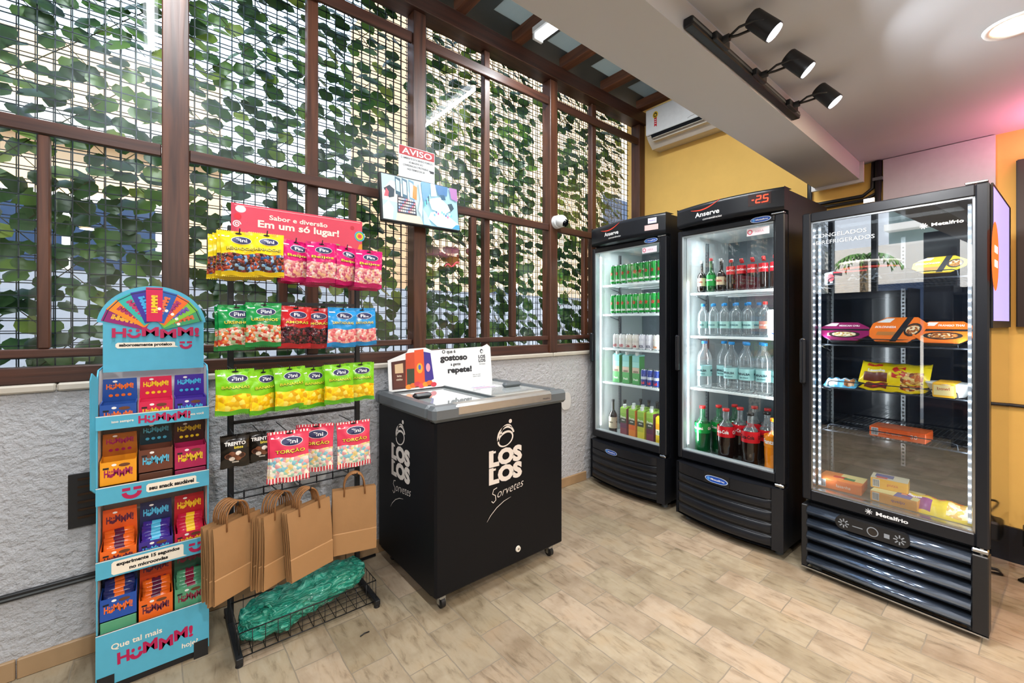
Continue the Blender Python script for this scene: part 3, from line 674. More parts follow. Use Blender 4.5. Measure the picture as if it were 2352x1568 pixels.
for x0, x1, z in ((.045, w/2+.03, .925), (w/2-.03, w-.045, .935)):
    l = MB().box(x0, x1, .05, d-.045, z, z+.004, glassmat('lid_glass', (.88, .94, .93), 3.0, cloud=.22)).obj('sliding_lid', t)
    MB().box(x0, x1, .046, .062, z-.002, z+.007, RIMG).box(x0, x1, d-.055, d-.040, z-.002, z+.007, RIMG).box(x0, x0+.012, .05, d-.045, z-.002, z+.007, RIMG).box(x1-.012, x1, .05, d-.045, z-.002, z+.007, RIMG).obj('lid_frame', l)
for x0, y0, z in ((w-.20, .27, .94), (.055, .30, .93)):
    q = MB(); q.box(x0, x0+(.13 if x0 > .3 else .10), y0, y0+.045, z, z+.028, GREY if x0 > .3 else BLKS, .012); q.obj('lid_handle', t)
MB().rect(w/2+.04, w/2+.22, 0, 0, WHT) if False else None
q = MB(); q.add([(w/2+.05, .34, .9395), (w/2+.25, .34, .9395), (w/2+.25, .43, .9395), (w/2+.05, .43, .9395)], [(0, 1, 2, 3)], C('e9e6e8'))
for k in range(3): q.add([(w/2+.06, .35+k*.025, .9398), (w/2+.20-k*.02, .35+k*.025, .9398), (w/2+.20-k*.02, .362+k*.025, .9398), (w/2+.06, .362+k*.025, .9398)], [(0, 1, 2, 3)], C(['8a5a9c', 'c04878', '6c74b0'][k]))
q.obj('lid_sticker', t)
q = MB(); q.cyl((.485, .0, .15), (.485, -.006, .15), .016, .014, 20, C('e8e2d6')); q.disc(.485, .15, .006, .006, C('7a7668'), -.0065); q.obj('drain_plug', t)
for x, y in ((.06, .05), (w-.06, .05), (.06, d-.06), (w-.06, d-.06)):
    q = MB(); q.cyl((x-.010, y, .026), (x+.010, y, .026), .026, n=18, m=BLK); q.box(x-.016, x+.016, y-.02, y+.02, .045, .078, STEEL, .004); q.box(x-.018, x-.013, y-.010, y+.010, .02, .06, STEEL); q.box(x+.013, x+.018, y-.010, y+.010, .02, .06, STEEL); q.obj('caster', t)
# items inside
Cb = [('c33a3a', 'red'), ('7a3d8c', 'purple'), ('d8a03a', 'yellow'), ('3a6ab0', 'blue'), ('6a3a26', 'brown')]
for k in range(10):
    cx = FXX+.11+.14*(k % 5)+.02; cy = FY+.14+.25*(k//5); c_, nm = Cb[k % 5]
    pos = ['leftmost', 'second from the left', 'middle', 'second from the right', 'rightmost'][k % 5]
    tag(MB().box(-.035, .035, -.09, .09, 0, .40, C(c_), .01).box(-.03, .03, -.085, .085, .40, .42, C('f1e6d8'), .008).obj('ice_cream_box', loc=(cx, cy, .312)), '%s ice cream box inside the freezer, %s of the %s row' % (nm, pos, 'front' if k < 5 else 'back'), 'ice cream box', 'ice cream boxes in the freezer')
# topper sign
t = thing('menu_sign', 'white printed sign with popsicles standing on the rear of the freezer', 'sign', (FXX+.03, 2.265, .938)); t.rotation_euler = (-.10, 0, .02)
q = MB(); q.prism([(0, 0), (.725, 0), (.725, .225), (.70, .245), (.66, .23), (.28, .22), (.24, .238), (.13, .235), (.12, .215), (.0, .175)], 0, .004, WHT, 'xz'); q.obj('board', t)
q = MB(); e = -.0008
q.poly([(.02, .01), (.27, .01), (.27, .19), (.02, .165)], C('4a1f1c'), e)
q.poly([(.03, .02), (.10, .02), (.10, .16), (.03, .15)], C('5c2a20'), e-.0002); q.poly([(.04, .10), (.09, .10), (.09, .155), (.04, .15)], C('d8b890'), e-.0003)
q.text('leite', .065, .085, .012, C('e8d8c0'), e-.0004, bold=.02); q.text('ninho', .065, .065, .012, C('e8d8c0'), e-.0004, bold=.02)
q.poly([(.10, .01), (.16, .01), (.17, .215), (.11, .21)], C('c8482a'), e-.0005); q.poly([(.11, .02), (.155, .02), (.16, .12), (.112, .12)], C('33402e'), e-.0006)
q.poly([(.16, .015), (.225, .015), (.225, .23), (.165, .225)], C('e2542c'), e-.0007); q.disc(.195, .12, .02, .03, C('f0a030'), e-.0008); q.disc(.195, .125, .009, .015, C('3a62b0'), e-.0009)
q.poly([(.225, .03), (.285, .05), (.27, .205), (.225, .215)], C('3d2f86'), e-.001); q.disc(.25, .12, .014, .025, C('e89aa8'), e-.0011)
for k in range(7): q.disc(.12+k*.027, .018+.006*(k % 3), .02, .014, C(['e8902c', 'd86a2a', 'c83a4a', 'd84a5a'][k % 4]), e-.0012-k*.00004)
q.obj('picture_print', t)
q = MB(); q.text('O que é', .40, .205, .021, DK, e, bold=.025); q.text('gostoso', .435, .163, .036, DK, e, w=.20, bold=.05); q.text('a gente', .445, .125, .018, DK, e, bold=.025); q.text('repete!', .475, .088, .034, DK, e, w=.18, bold=.05)
q.text('LOS', .65, .165, .020, DK, e, w=.055, bold=.04); q.text('LOS', .65, .14, .020, DK, e, w=.055, bold=.04); q.disc(.65, .20, .012, .014, DK, e); q.disc(.652, .198, .008, .008, WHT, e-.0003)
q.text('Sorvetes', .65, .118, .010, DK, e, shear=.3); q.text('Sabor que você', .60, .052, .007, DK, e); q.text('repete e repete', .60, .040, .007, DK, e)
q.obj('print', t)

# ================================================================== SNACK STAND (cardboard)
BLUE = mat('card_blue', '52aecb', .55); CW = mat('card_white', 'e9e4e2', .6); MAG = C('b5114f', .5)
SX, SY = -.165, 2.10; sw, sdp = .325, .235
t = thing('snack_stand', 'tall light blue cardboard snack stand with four tiers', 'display stand', (SX, SY, 0))
CREAM = C('f3ead8', .6); INK = C('151515', .6)
def hummm(q, cx, z, h, m, y=0, w=None, rot=0):
    w = w or h*4.6; ca, sa = math.cos(rot), math.sin(rot); off = [0, -.05, .1, -.12, .08, 0]; ls = ['H', 'U', 'M', 'M', 'M', '!']; wd = [.15, .14, .19, .19, .19, .06]; X = -w/2; tot = sum(wd)+.05
    for l, o_, k in zip(ls, off, wd):
        lw = w*k/tot; a = X+lw/2; b = o_*h; px, pz = cx+a*ca-b*sa, z+a*sa+b*ca
        if l == 'U':
            q.stroke([(px+lw*.42*math.cos(u), pz-h*.02+h*.36*math.sin(u)) for u in [PI+PI*i/10 for i in range(11)]], h*.26, m, y)
            q.disc(px-lw*.28, pz+h*.26, lw*.15, h*.15, m, y); q.disc(px+lw*.28, pz+h*.26, lw*.15, h*.15, m, y)
        else: q.text(l, px, pz, h*.9, m, y, w=lw*.98, bold=.035, rot=rot)
        X += lw+w*.01
def smile(q, cx, z, r, m, y):
    r *= 1.25; q.stroke([(cx+r*math.cos(u), z-r*.05+r*.85*math.sin(u)) for u in [PI+PI*i/12 for i in range(13)]], r*.62, m, y)
    q.rect(cx-r*1.25, cx-r*.2, z+r*.25, z+r*.75, m, y); q.rect(cx+r*.2, cx+r*1.25, z+r*.25, z+r*.75, m, y)
def bubble(q, x0, x1, z0, z1, m, y): q.poly([(x0+.006, z0), (x1+.012, z0), (x1, z0+.006), (x1, z1-.004), (x1-.004, z1), (x0+.006, z1), (x0, z1-.006), (x0, z0+.006)], m, y)
q = MB(); q.box(0, sw, sdp-.006, sdp, .03, 1.135, BLUE); q.box(.004, sw-.004, sdp-.008, sdp-.006, .05, 1.13, CW); q.obj('back_panel', t)
for sx in (0, 1):
    x0 = 0 if sx == 0 else sw-.004
    q = MB(); side = [(0, .03), (sdp, .03), (sdp, 1.15), (.05, 1.15), (.02, 1.13), (.006, 1.0), (.0, .94)]
    q.prism(side, x0, x0+.004, BLUE, 'yz'); xi = x0+.0045 if sx == 0 else x0-.0005
    q.add([(xi, .004, .22), (xi, sdp-.01, .22), (xi, sdp-.01, 1.145), (xi, .05, 1.145), (xi, .01, 1.0)], [(0, 1, 2, 3, 4)], CW)
    o_ = q.obj('side_panel', t)
    if sx == 0:
        MB().prism([(0, .72), (-.022, .74), (-.024, 1.12), (-.016, 1.145), (.012, 1.12), (.004, .98)], -.004, .0, BLUE, 'yz').xf(Matrix.Rotation(-.5, 4, 'Z')).obj('wing', t)
        q = MB(); q.text('HUMMM!', 0, 0, .035, MAG, 0, w=.16, bold=.05, rot=PI/2); q.map(lambda x, y, z: (-.001+y, .12-x, .75+z)); q.obj('side_print', t)
tiers = [(.940, .990, .943), (.674, .737, .677), (.412, .476, .415), (.03, .217, .10)]
for i, (z0, z1, zf) in enumerate(tiers):
    sh = MB().box(.004, sw-.004, .004, sdp-.008, zf-.003, zf, CW).obj('shelf', t)
    q = MB(); q.box(-.001, sw+.001, -.004, 0, z0, z1, BLUE); q.box(-.001, sw+.001, -.0042, .0002, z1-.003, z1, WHT); l = q.obj('front_lip', t)
    q = MB(); y = -.0052; zc = (z0+z1)/2
    if i == 0: hummm(q, .19, zc, .030, MAG, y, w=.155, rot=.0); q.text('isso sempre', .07, zc, .009, CREAM, y, bold=.02); q.text('essa você', .285, zc, .009, CREAM, y, bold=.02)
    if i == 1: smile(q, .095, zc, .017, MAG, y); bubble(q, .135, .285, zc-.015, zc+.017, CREAM, y); q.text('seu snack saudável', .21, zc, .014, INK, y-.0003, w=.135, bold=.05)
    if i == 2: smile(q, .285, zc, .015, MAG, y); bubble(q, .04, .245, zc-.026, zc+.022, CREAM, y); q.text('experimente 15 segundos', .143, zc+.008, .012, INK, y-.0003, w=.18, bold=.05); q.text('no microondas', .143, zc-.012, .012, INK, y-.0003, w=.11, bold=.05)
    if i == 3: hummm(q, .165, .115, .045, MAG, y, w=.22, rot=.02); q.text('Que tal mais', .11, .160, .020, CREAM, y, bold=.02); q.text('hoje?', .265, .068, .018, CREAM, y, bold=.02)
    q.obj('lip_print', l)
for x in (0.002, sw-.048): MB().box(x, x+.046, -.006, .05, 0, .065, BLK).obj('foot', t)
MB().box(.03, sw-.03, .01, .20, .0, .03, BLK).obj('base', t)
# header
q = MB(); hz = 1.133; hw = .31; hx0 = .008; hy = sdp-.10
q.prism([(hx0, hz), (hx0+hw, hz), (hx0+hw, hz+.19), (hx0+hw-.03, hz+.225), (hx0+hw-.155, hz+.255), (hx0+.03, hz+.225), (hx0, hz+.19)], hy, hy+.005, BLUE, 'xz')
cx0 = hx0+hw/2-.005; cz0 = hz+.175
fan = [(-72, '8e1f6e', 'f0b030'), (-54, 'f08a20', 'a01860'), (-36, '2fb3a6', 'c01860'), (-18, '3b2a96', '38b0e8'), (72, '3a9a68', 'e05a28'), (54, '7cc23a', '6a3ab0'), (36, 'ef6a24', 'a02070'), (18, '1e57a8', 'f07030'), (0, 'd3184e', 'f8d020')]
q.poly([(cx0+.168*math.sin(math.radians(a)), cz0+.172*math.cos(math.radians(a))*.93) for a in range(-84, 85, 6)]+[(cx0, cz0-.02)], BLUE, hy-.0006)
for i, (a, c1, c2) in enumerate(fan):
    a = -math.radians(a); yy = hy-.002-i*.0006
    def rp(u, v): return (cx0+u*math.cos(a)-v*math.sin(a), cz0+(u*math.sin(a)+v*math.cos(a))*.93)
    L_ = .155 if i < 8 else .165; q.poly([rp(-.024, .02), rp(.024, .02), rp(.026, L_), (rp(-.026, L_))], C(c1, .3), yy); q.poly([rp(-.026, L_-.008), rp(.026, L_-.008), rp(.026, L_-.005), rp(-.026, L_-.005)], C('202040'), yy-.0002)
    tt = MB(); tt.text('HUMMM!', 0, 0, .018, C(c2, .4), 0, w=.075, bold=.06, rot=PI/2)
    for (vx, vy, vz) in tt.v: pass
    q.add([(rp(x_+.0, z_+.095)[0], yy-.0002, rp(x_, z_+.095)[1]) for x_, y_, z_ in tt.v], tt.f, C(c2, .4))
    p = rp(.015, .075); q.disc(p[0], p[1], .006, .006, C('f4efe4'), yy-.0003, 8)
q.obj('header', t)
q = MB(); hummm(q, cx0+.01, hz+.150, .038, MAG, hy-.0085, w=.27); bubble(q, hx0+.035, hx0+.215, hz+.090, hz+.112, CREAM, hy-.001); q.text('saborosamente proteico', hx0+.125, hz+.101, .011, INK, hy-.0013, w=.16, bold=.05); smile(q, hx0+.25, hz+.10, .013, MAG, hy-.001)
q.obj('header_print', t)
# snack boxes
def snackbox(x, y, z, cbox, ctxt, ccard, label, cardh=.07, boxh=.055, w=.099, dp=.10, opened=True, dark=None):
    t = thing('snack_box', label, 'snack box', (x, y, z), group='snack boxes on the cardboard stand')
    q = MB(); b = C(cbox, .4); q.box(-w/2, w/2, 0, .003, 0, boxh, b); q.box(-w/2, w/2, dp-.003, dp, 0, boxh*1.2, b)
    q.box(-w/2, -w/2+.003, .003, dp-.003, 0, boxh*1.05, b); q.box(w/2-.003, w/2, .003, dp-.003, 0, boxh*1.05, b); q.box(-w/2, w/2, 0, dp, 0, .003, b)
    hummm(q, 0, boxh*.52, boxh*.33, C(ctxt, .4), -.0008, w=w*.78); q.disc(-.012, boxh*.86, .007, .0045, C('f4f2ee'), -.0008, 10); q.rect(-w*.42, -w*.26, boxh*.70, boxh*.78, C('16161c'), -.0008)
    q.disc(.016, boxh*.82, .016, .006, C('6a3c22'), -.0010, 12); q.obj('carton', t)
    q = MB(); cd = C(ccard, .45); q.add([(-w/2, dp-.004, boxh), (w/2, dp-.004, boxh), (w/2-.002, dp-.014, boxh+cardh), (-w/2+.002, dp-.014, boxh+cardh)], [(0, 1, 2, 3)], cd)
    q.add([(-w/2, dp-.001, boxh), (w/2, dp-.001, boxh), (w/2-.002, dp-.011, boxh+cardh), (-w/2+.002, dp-.011, boxh+cardh)], [(3, 2, 1, 0)], cd)
    sl = -.01/cardh; yf = lambda a, b_: dp-.0046+sl*(b_-boxh)
    hummm(q, 0, boxh+cardh*.66, cardh*.24, C(ctxt, .4), yf, w=w*.78); q.disc(-.014, boxh+cardh*.88, .007, .004, C('f4f2ee'), yf, 10)
    for k in range(4): q.disc(-.026+k*.0175, boxh+cardh*.26, .006, .0055, C(ctxt, .4), yf, 12)
    q.obj('header_card', t)
    return t
bx = [SX+.058, SX+.163, SX+.268]; NM = ['left', 'middle', 'right']
T1 = [('1f4fa0', 'f07028', '1f4fa0', 'blue box with orange lettering'), ('d8204e', 'f8d028', 'd8204e', 'red box with yellow lettering'), ('45289a', '48c0e8', '45289a', 'purple box with light blue lettering')]
for k in range(3): snackbox(bx[k], SY+.012, .9435, *T1[k][:3], T1[k][3]+', top tier', cardh=.085, boxh=.082)
T2 = [('f2a01c', 'a01858', 'b0641c', 'yellow orange box, left on the second tier', .735, 0), ('6b3a28', '58b8d8', '20343c', 'brown box with dark card, middle of the second tier', .76, .0), ('b01850', 'f0c828', '45221e', 'crimson box with dark brown card, right on the second tier', .75, 0)]
for k in range(3): snackbox(bx[k], SY+.012, T2[k][4], *T2[k][:4], cardh=.085, boxh=.085)
for k in range(3):  # boxes underneath on tier two
    tag(MB().box(-.049, .049, 0, .12, 0, T2[k][4]-.679, C(['d88a20', '55301f', '902048'][k]), .002).obj('snack_box', loc=(bx[k], SY+.012, .6775)), '%s snack box lying under the box on the second tier' % NM[k], 'snack box', 'snack boxes on the cardboard stand')
T3 = [('ee6a1e', '5a1c3c', 'e05a1a', 'orange box of bars, left on the third tier'), ('3d2a8c', '50b8e0', '1d2450', 'purple box of bars with navy card, third tier'), ('c81c40', 'f8c828', 'b81c28', 'red box of bars, right on the third tier')]
T4 = [('1f4fa8', 'f07028', '142c58', 'blue box of bars on the bottom tier'), ('ee6a1e', '5a1c3c', 'c8481c', 'orange box of bars on the bottom tier'), ('56a078', '8a1c3c', '2c5c48', 'green box of bars on the bottom tier')]
for k in range(3):
    snackbox(bx[k], SY+.012, .432, *T3[k], cardh=.12, boxh=.070)
    snackbox(bx[k], SY+.012, .25-[0, .045, .045][k], *T4[k], cardh=.115, boxh=.080)
    tag(MB().box(-.049, .049, 0, .12, 0, [.145, .10, .10][k], C(['56a078', 'd05a1c', '468a68'][k]), .002).obj('snack_box', loc=(bx[k], SY+.012, .1035)), '%s lowest snack box on the bottom tier, under another box' % NM[k], 'snack box', 'snack boxes on the cardboard stand')
    tag(MB().box(-.049, .049, 0, .12, 0, .0155, C(['d05a1c', '2c2468', 'a81838'][k]), .002).obj('snack_box', loc=(bx[k], SY+.012, .4155)), '%s snack box lying flat under the third tier box' % NM[k], 'snack box', 'snack boxes on the cardboard stand')
def bar(c1, c2, nm):
    q = MB(); b = C(c1, .22)
    def f(u, v):
        X = -.041+.082*u; e_ = min(u, 1-u); th = .010*min(1, e_/.14)**.6+.0008
        a = 2*PI*v; return (X, .014*math.cos(a)*(1 if e_ > .1 else 1.05), th*math.sin(a)*1.0)
    q.surf(f, 12, 10, b, mfn=lambda u, v: C(c2, .25) if .35 < u < .65 and .1 < v < .4 else b)
    return q.obj(nm)
BARS = {}
for ti, TT, zz in ((2, T3, .432), (3, T4, .25)):
    for k in range(3):
        key = TT[k][0]; z0 = zz-([0, .045, .045][k] if ti == 3 else 0)
        for j in range(6):
            lab = '%s snack bar lying in the %s' % (['lowest front', 'front', 'middle front', 'middle back', 'back', 'uppermost back'][j], TT[k][3])
            lab = ' '.join(lab.split()[:16])
            loc = (bx[k]+R.uniform(-.003, .003), SY+.012+.014+j*.0135, z0+.060+j*.0085); rot = (R.uniform(.5, .9), R.uniform(-.06, .06), R.uniform(-.08, .10))
            if key not in BARS: BARS[key] = Proto(tag(bar(key if key != '1f4fa8' else '2a3470', TT[k][1], 'snack_bar'), cat='snack bar'))
            BARS[key].put(loc, rot, lab, 'snack bar', 'snack bars in the boxes of the cardboard stand')

# ================================================================== CANDY RACK
RX0, RX1, RB, RF = .245, .790, 2.20, 1.955
t = thing('candy_rack', 'black metal candy rack with red header sign and wire basket', 'display rack', (RX0, RB, 0)); rw = RX1-RX0
for x in (0, rw):
    MB().box(x-.011, x+.011, -.011, .011, .03, 1.74, BLK, .002).obj('post', t)
    MB().box(x-.012, x+.012, -.27, .12, .012, .035, BLK, .002).obj('base_rail', t)
    for y in (-.255, .105): MB().cyl((x, y, 0), (x, y, .014), .014, .011, 12, BLK).obj('foot', t)
rows = [1.70, 1.415, 1.155, .895, .665]
for z in rows[:4]: MB().box(0, rw, -.006, .006, z-.012, z+.002, BLK).obj('crossbar', t)
q = MB()
for z in (.555, .585): q.cyl((0, 0, z), (rw, 0, z), .0035, n=6, m=BLK)
for k in range(7): q.cyl((.05+k*.075, 0, .55), (.05+k*.075, 0, .59), .003, n=6, m=BLK)
q.obj('crossbar', t)
# wire basket
q = MB(); b0, b1 = -.245, -.01; z0, z1 = .022, .118; r = .0025
for z, y0_, y1_ in ((z1, b0, b1), (z0, b0, b1)):
    q.tube([(.0, y0_, z), (rw, y0_, z), (rw, y1_, z), (0, y1_, z)], r, 6, BLK, closed=True)
n = 12
for k in range(n+1):
    X = rw*k/n; q.tube([(X, b0, z1), (X, b0, z0), (X, b1, z0), (X, b1, z1+.02)], .0016, 5, BLK)
for k in range(1, 6):
    Y = b0+(b1-b0)*k/6; q.tube([(0, Y, z1), (0, Y, z0), (rw, Y, z0), (rw, Y, z1)], .0016, 5, BLK)
q.obj('wire_basket', t)
# header sign
q = MB(); PK = mat('sign_pink', 'd9435a', .45); q.box(0, rw+.02, -.016, -.012, 1.685, 1.838, PK); sg = q.obj('header_sign', t)
q = MB(); y = -.0168; q.text('Sabor e diversão', .27, 1.795, .021, CREAM, y, w=.25, bold=.02); q.text('Em um só lugar!', .275, 1.757, .031, CREAM, y, w=.35, bold=.03)
q.poly([(.0, 1.838), (.0, 1.685), (.02, 1.685), (.02, 1.838)], C('c93350'), y+.0002); q.disc(.035, 1.815, .020, .016, C('efd9dc'), y, 16); q.disc(.024, 1.782, .014, .014, C('d81e34'), y); q.stroke([(.02+.016*math.cos(a)*(1-a/14), 1.748+.016*math.sin(a)*(1-a/14)) for a in [k*.5 for k in range(26)]], .004, C('f4e2e2'), y)
for k, c_ in enumerate(['3aa0d8', '58b858', 'f0d040', 'f08030', 'e03050']): q.disc(.552, 1.762, .026-.0045*k, .026-.0045*k, C(c_), y-.0002*k); 
q.disc(.515, 1.80, .010, .010, C('c0283a'), y); q.poly([(.54, 1.69), (.565, 1.69), (.565, 1.725), (.55, 1.72)], C('f0902c'), y); q.disc(.44, 1.705, .016, .006, C('7cb84a'), y); q.disc(.50, 1.70, .014, .007, C('f0a8a8'), y)
q.rect(.012, rw+.008, 1.829, 1.8305, C('f6dada'), y-.0002)
q.obj('sign_print', sg)

def bagfront(W_, H_, T_):
    def yf(x, z):
        u = min(1, max(0, x/W_+.5)); v = min(1, max(0, -z/H_))
        e = max(0.0, math.sin(PI*u))**.55; g_ = 0 if v < .10 else math.sin(PI*min(1, (v-.10)/.86))**.6 if v < .96 else 0
        return -T_*e*g_
    return yf
def candybag(nm, W_, H_, T_, top, window, bottom, logo, word, wcol, ucol, seed, split=.52, stripes=None):
    rr = random.Random(seed); yf0 = bagfront(W_, H_, T_)
    ph = [rr.uniform(0, 6) for _ in range(4)]
    def yf(x, z): return yf0(x, z)+.0013*math.sin(x*110+z*60+ph[0])+.001*math.sin(z*150-x*70+ph[1])
    q = MB(); nu, nv = 14, 20
    def col(u, v):
        if stripes and (v < .07 or v > .92): return stripes
        if v < split: return top
        if v < .90: return window
        return bottom
    def pos(u, v, sgn):
        x = (u-.5)*W_*(1-.05*math.sin(PI*v)); z = -v*H_-(.003*math.sin(u*9+ph[2]) if v > .02 else 0)
        return (x, (yf(x, z)-.0002) if sgn < 0 else (-.55*yf0(x, z)+.0012), z)
    q.surf(lambda u, v: pos(u, v, -1), nu, nv, top, mfn=col); q.surf(lambda u, v: pos(1-u, v, 1), nu, nv, top, mfn=lambda u, v: bottom)
    # zigzag top and bottom seals
    for zt, sg in ((0, 1), (-H_, -1)):
        n = 18; q.add([(-W_/2+W_*k/n, -.0003, zt) for k in range(n+1)]+[(-W_/2+W_*(k+.5)/n, -.0003, zt+sg*.003) for k in range(n)], [(k, k+1, n+1+k) for k in range(n)], stripes or top)
    F_ = lambda a, b: yf(a, b)-.0016; F2 = lambda a, b: yf(a, b)-.0022; F3 = lambda a, b: yf(a, b)-.0028
    def subdisc(x, z, rx, rz, m, f): 
        n = 20; q.add([(x, f(x, z), z)]+[(x+rx*math.cos(2*PI*k/n), f(x+rx*math.cos(2*PI*k/n), z+rz*math.sin(2*PI*k/n)), z+rz*math.sin(2*PI*k/n)) for k in range(n)], [(0, 1+k, 1+(k+1) % n) for k in range(n)], m)
    if logo == 'fini':
        z = -H_*.20; x = W_*.06
        subdisc(x, z, W_*.275, H_*.090, C('f3f0ee'), F_); subdisc(x, z, W_*.26, H_*.082, C('1c2050'), F2)
        q.text('Fini', x, z, H_*.082, C('f5f3f2'), F3, w=W_*.29, bold=.02)
        zz = -H_*.385
        q.text(word, x*.3, zz-.0012, H_*.062, ucol, F2, w=W_*.72+.002, bold=.06); q.text(word, x*.3, zz, H_*.062, wcol, F3, w=W_*.72, bold=.01)
        q.rect(-W_*.45, -W_*.25, -H_*.13, -H_*.10, C('e9e4e4'), F_)
    else:
        q.text('TRENTO', 0, -H_*.22, H_*.11, C('efeae4'), F2, w=W_*.72, bold=.03); q.text('bites', W_*.12, -H_*.34, H_*.09, C('e8d23a'), F2, w=W_*.30, bold=.02)
        subdisc(0, -H_*.62, W_*.36, H_*.13, C('6b3f28', .3), F_); 
        for k in range(6): a = k*PI/3; subdisc(W_*.22*math.cos(a), -H_*.62+H_*.10*math.sin(a), W_*.10, H_*.07, C(['3a2018', 'e8ddd0', '7c4a30'][k % 3], .3), F2)
        q.rect(-.01, .012, -H_*.84, -H_*.79, C('b0a89c'), F2)
    # euro hole tab shadow
    subdisc(0, -H_*.045, W_*.09, .0035, BLK, F_)
    return q.obj(nm)
YEL_, INKc = C('f7dd2a', .3), C('2a2a20', .5)
def L(c): return C(c, .22)
KIND = {
 'worm': ('yellow worm gummy candy bag', L('f2d60f'), candymat('worm_gummies', ['3a1f22', '7c2f28', '2c5a90', 'b04a2a', '4a2a20', '8ab0c8']), L('e0c010'), 'MINHOCAS', C('f4e05a'), INKc, .52),
 'kiss': ('magenta kiss gummy candy bag', L('dc1472'), candymat('kiss_gummies', ['e8a8a0', 'd87880', 'f0d0c8', 'c85a78', 'f0b890']), L('c01060'), 'Beijos', C('f5e23a'), C('7c1040'), .50),
 'bear': ('green bear gummy candy bag', L('0f8f42'), candymat('bear_gummies', ['d8b8a0', 'c84030', 'e8d8c8', 'd87a40', '9cb48a', 'a83828']), L('0d8038'), 'URSINHOS', C('f0e03c'), C('0c4a20'), .50),
 'berry': ('red berry gummy candy bag', L('c01820'), candymat('berry_gummies', ['2a1416', '5a1c24', '3a1a28', '7c2a30', '1c1014']), L('a81420'), 'AMORAS', C('f0d83c'), C('5a0c10'), .52),
 'teeth': ('blue gummy teeth candy bag', L('1f93d8'), candymat('teeth_gummies', ['f0a098', 'f8e0d8', 'e87878', 'f0c0b0', 'd86070']), L('1a86c8'), 'DENTADURAS', C('f0e04a'), C('0c3c78'), .55),
 'banana': ('lime green banana gummy candy bag', L('7ec81e'), candymat('banana_gummies', ['f8d818', 'f0c010', 'fae860', 'e8b010', 'f8e030'], 60), L('5cb020'), 'BANANAS', C('e8e838'), C('28500c'), .56),
 'twist': ('pink twisted marshmallow bag', L('e0405c'), candymat('twist_marshmallow', ['8ac8d8', 'f0d890', 'f4ece0', 'e8a8a8', 'f8f0d8', 'a8d8c0'], 75), L('e0405c'), 'TORÇÃO', C('f5e23a'), C('7c1024'), .48),
}
STRIPE = checker('red_white_stripe', 'd8283c', 'f6e8e6', 26)
PR = {}
for i, (k, v) in enumerate(KIND.items()):
    big = k == 'twist'
    PR[k] = Proto(tag(candybag('candy_bag', .148 if big else .126, .205 if big else .172, .017, v[1], v[2], v[3], 'fini', v[4], v[5], v[6], i, v[7], STRIPE if big else None), cat='candy bag'))
PR['choc'] = Proto(tag(candybag('candy_bag', .098, .118, .012, L('17130f'), L('17130f'), L('17130f'), 'trento', '', None, None, 9, .99), cat='candy bag'))
NAME = {k: v[0] for k, v in KIND.items()}; NAME['choc'] = 'small black chocolate bites bag'
KC = dict(worm='yellow', kiss='magenta', bear='green', berry='red', teeth='blue', banana='lime green', twist='pink', choc='black')
TH_c, TH_s = math.cos(TH), math.sin(TH)
def at(px, py, Y):
    u = (px-1176)/987; r = (TH_c+TH_s*u, TH_s-TH_c*u, (742-py)/987); t_ = Y/r[1]; return (r[0]*t_, Y, 1.32+r[2]*t_)
ROWS = [(0, 'top row', [('worm', 549, 531, 1.965, 4, .06), ('worm', 612, 536, 1.972, 4, -.04), ('kiss', 678, 552, 1.995, 3, .25), ('kiss', 738, 557, 1.97, 4, -.05), ('kiss', 795, 567, 1.99, 3, .5), ('kiss', 847, 575, 1.975, 4, -.1)]),
 (1, 'second row', [('bear', 541, 700, 1.985, 3, .1), ('bear', 607, 696, 1.96, 3, -.1), ('berry', 682, 703, 1.975, 2, .05), ('berry', 728, 708, 2.005, 2, -.15), ('teeth', 786, 707, 1.975, 3, 0), ('teeth', 831, 707, 2.0, 2, -.05)]),
 (2, 'third row', [('banana', 540, 847, 1.955, 2, -.08), ('banana', 603, 849, 1.975, 2, .45), ('banana', 663, 843, 1.975, 2, .1), ('banana', 718, 843, 2.0, 2, .3), ('banana', 778, 838, 1.975, 2, -.1), ('banana', 828, 833, 2.0, 2, -.1)]),
 (3, 'fourth row', [('choc', 542, 1000, 1.99, 2, -.05), ('choc', 600, 992, 2.0, 2, -.15), ('twist', 664, 989, 1.945, 2, -.15), ('twist', 728, 974, 2.02, 2, -.3), ('twist', 813, 966, 1.985, 1, -.2)])]
cnt = {}
rack = [o for o in COL.objects if o.name == 'candy_rack'][0]
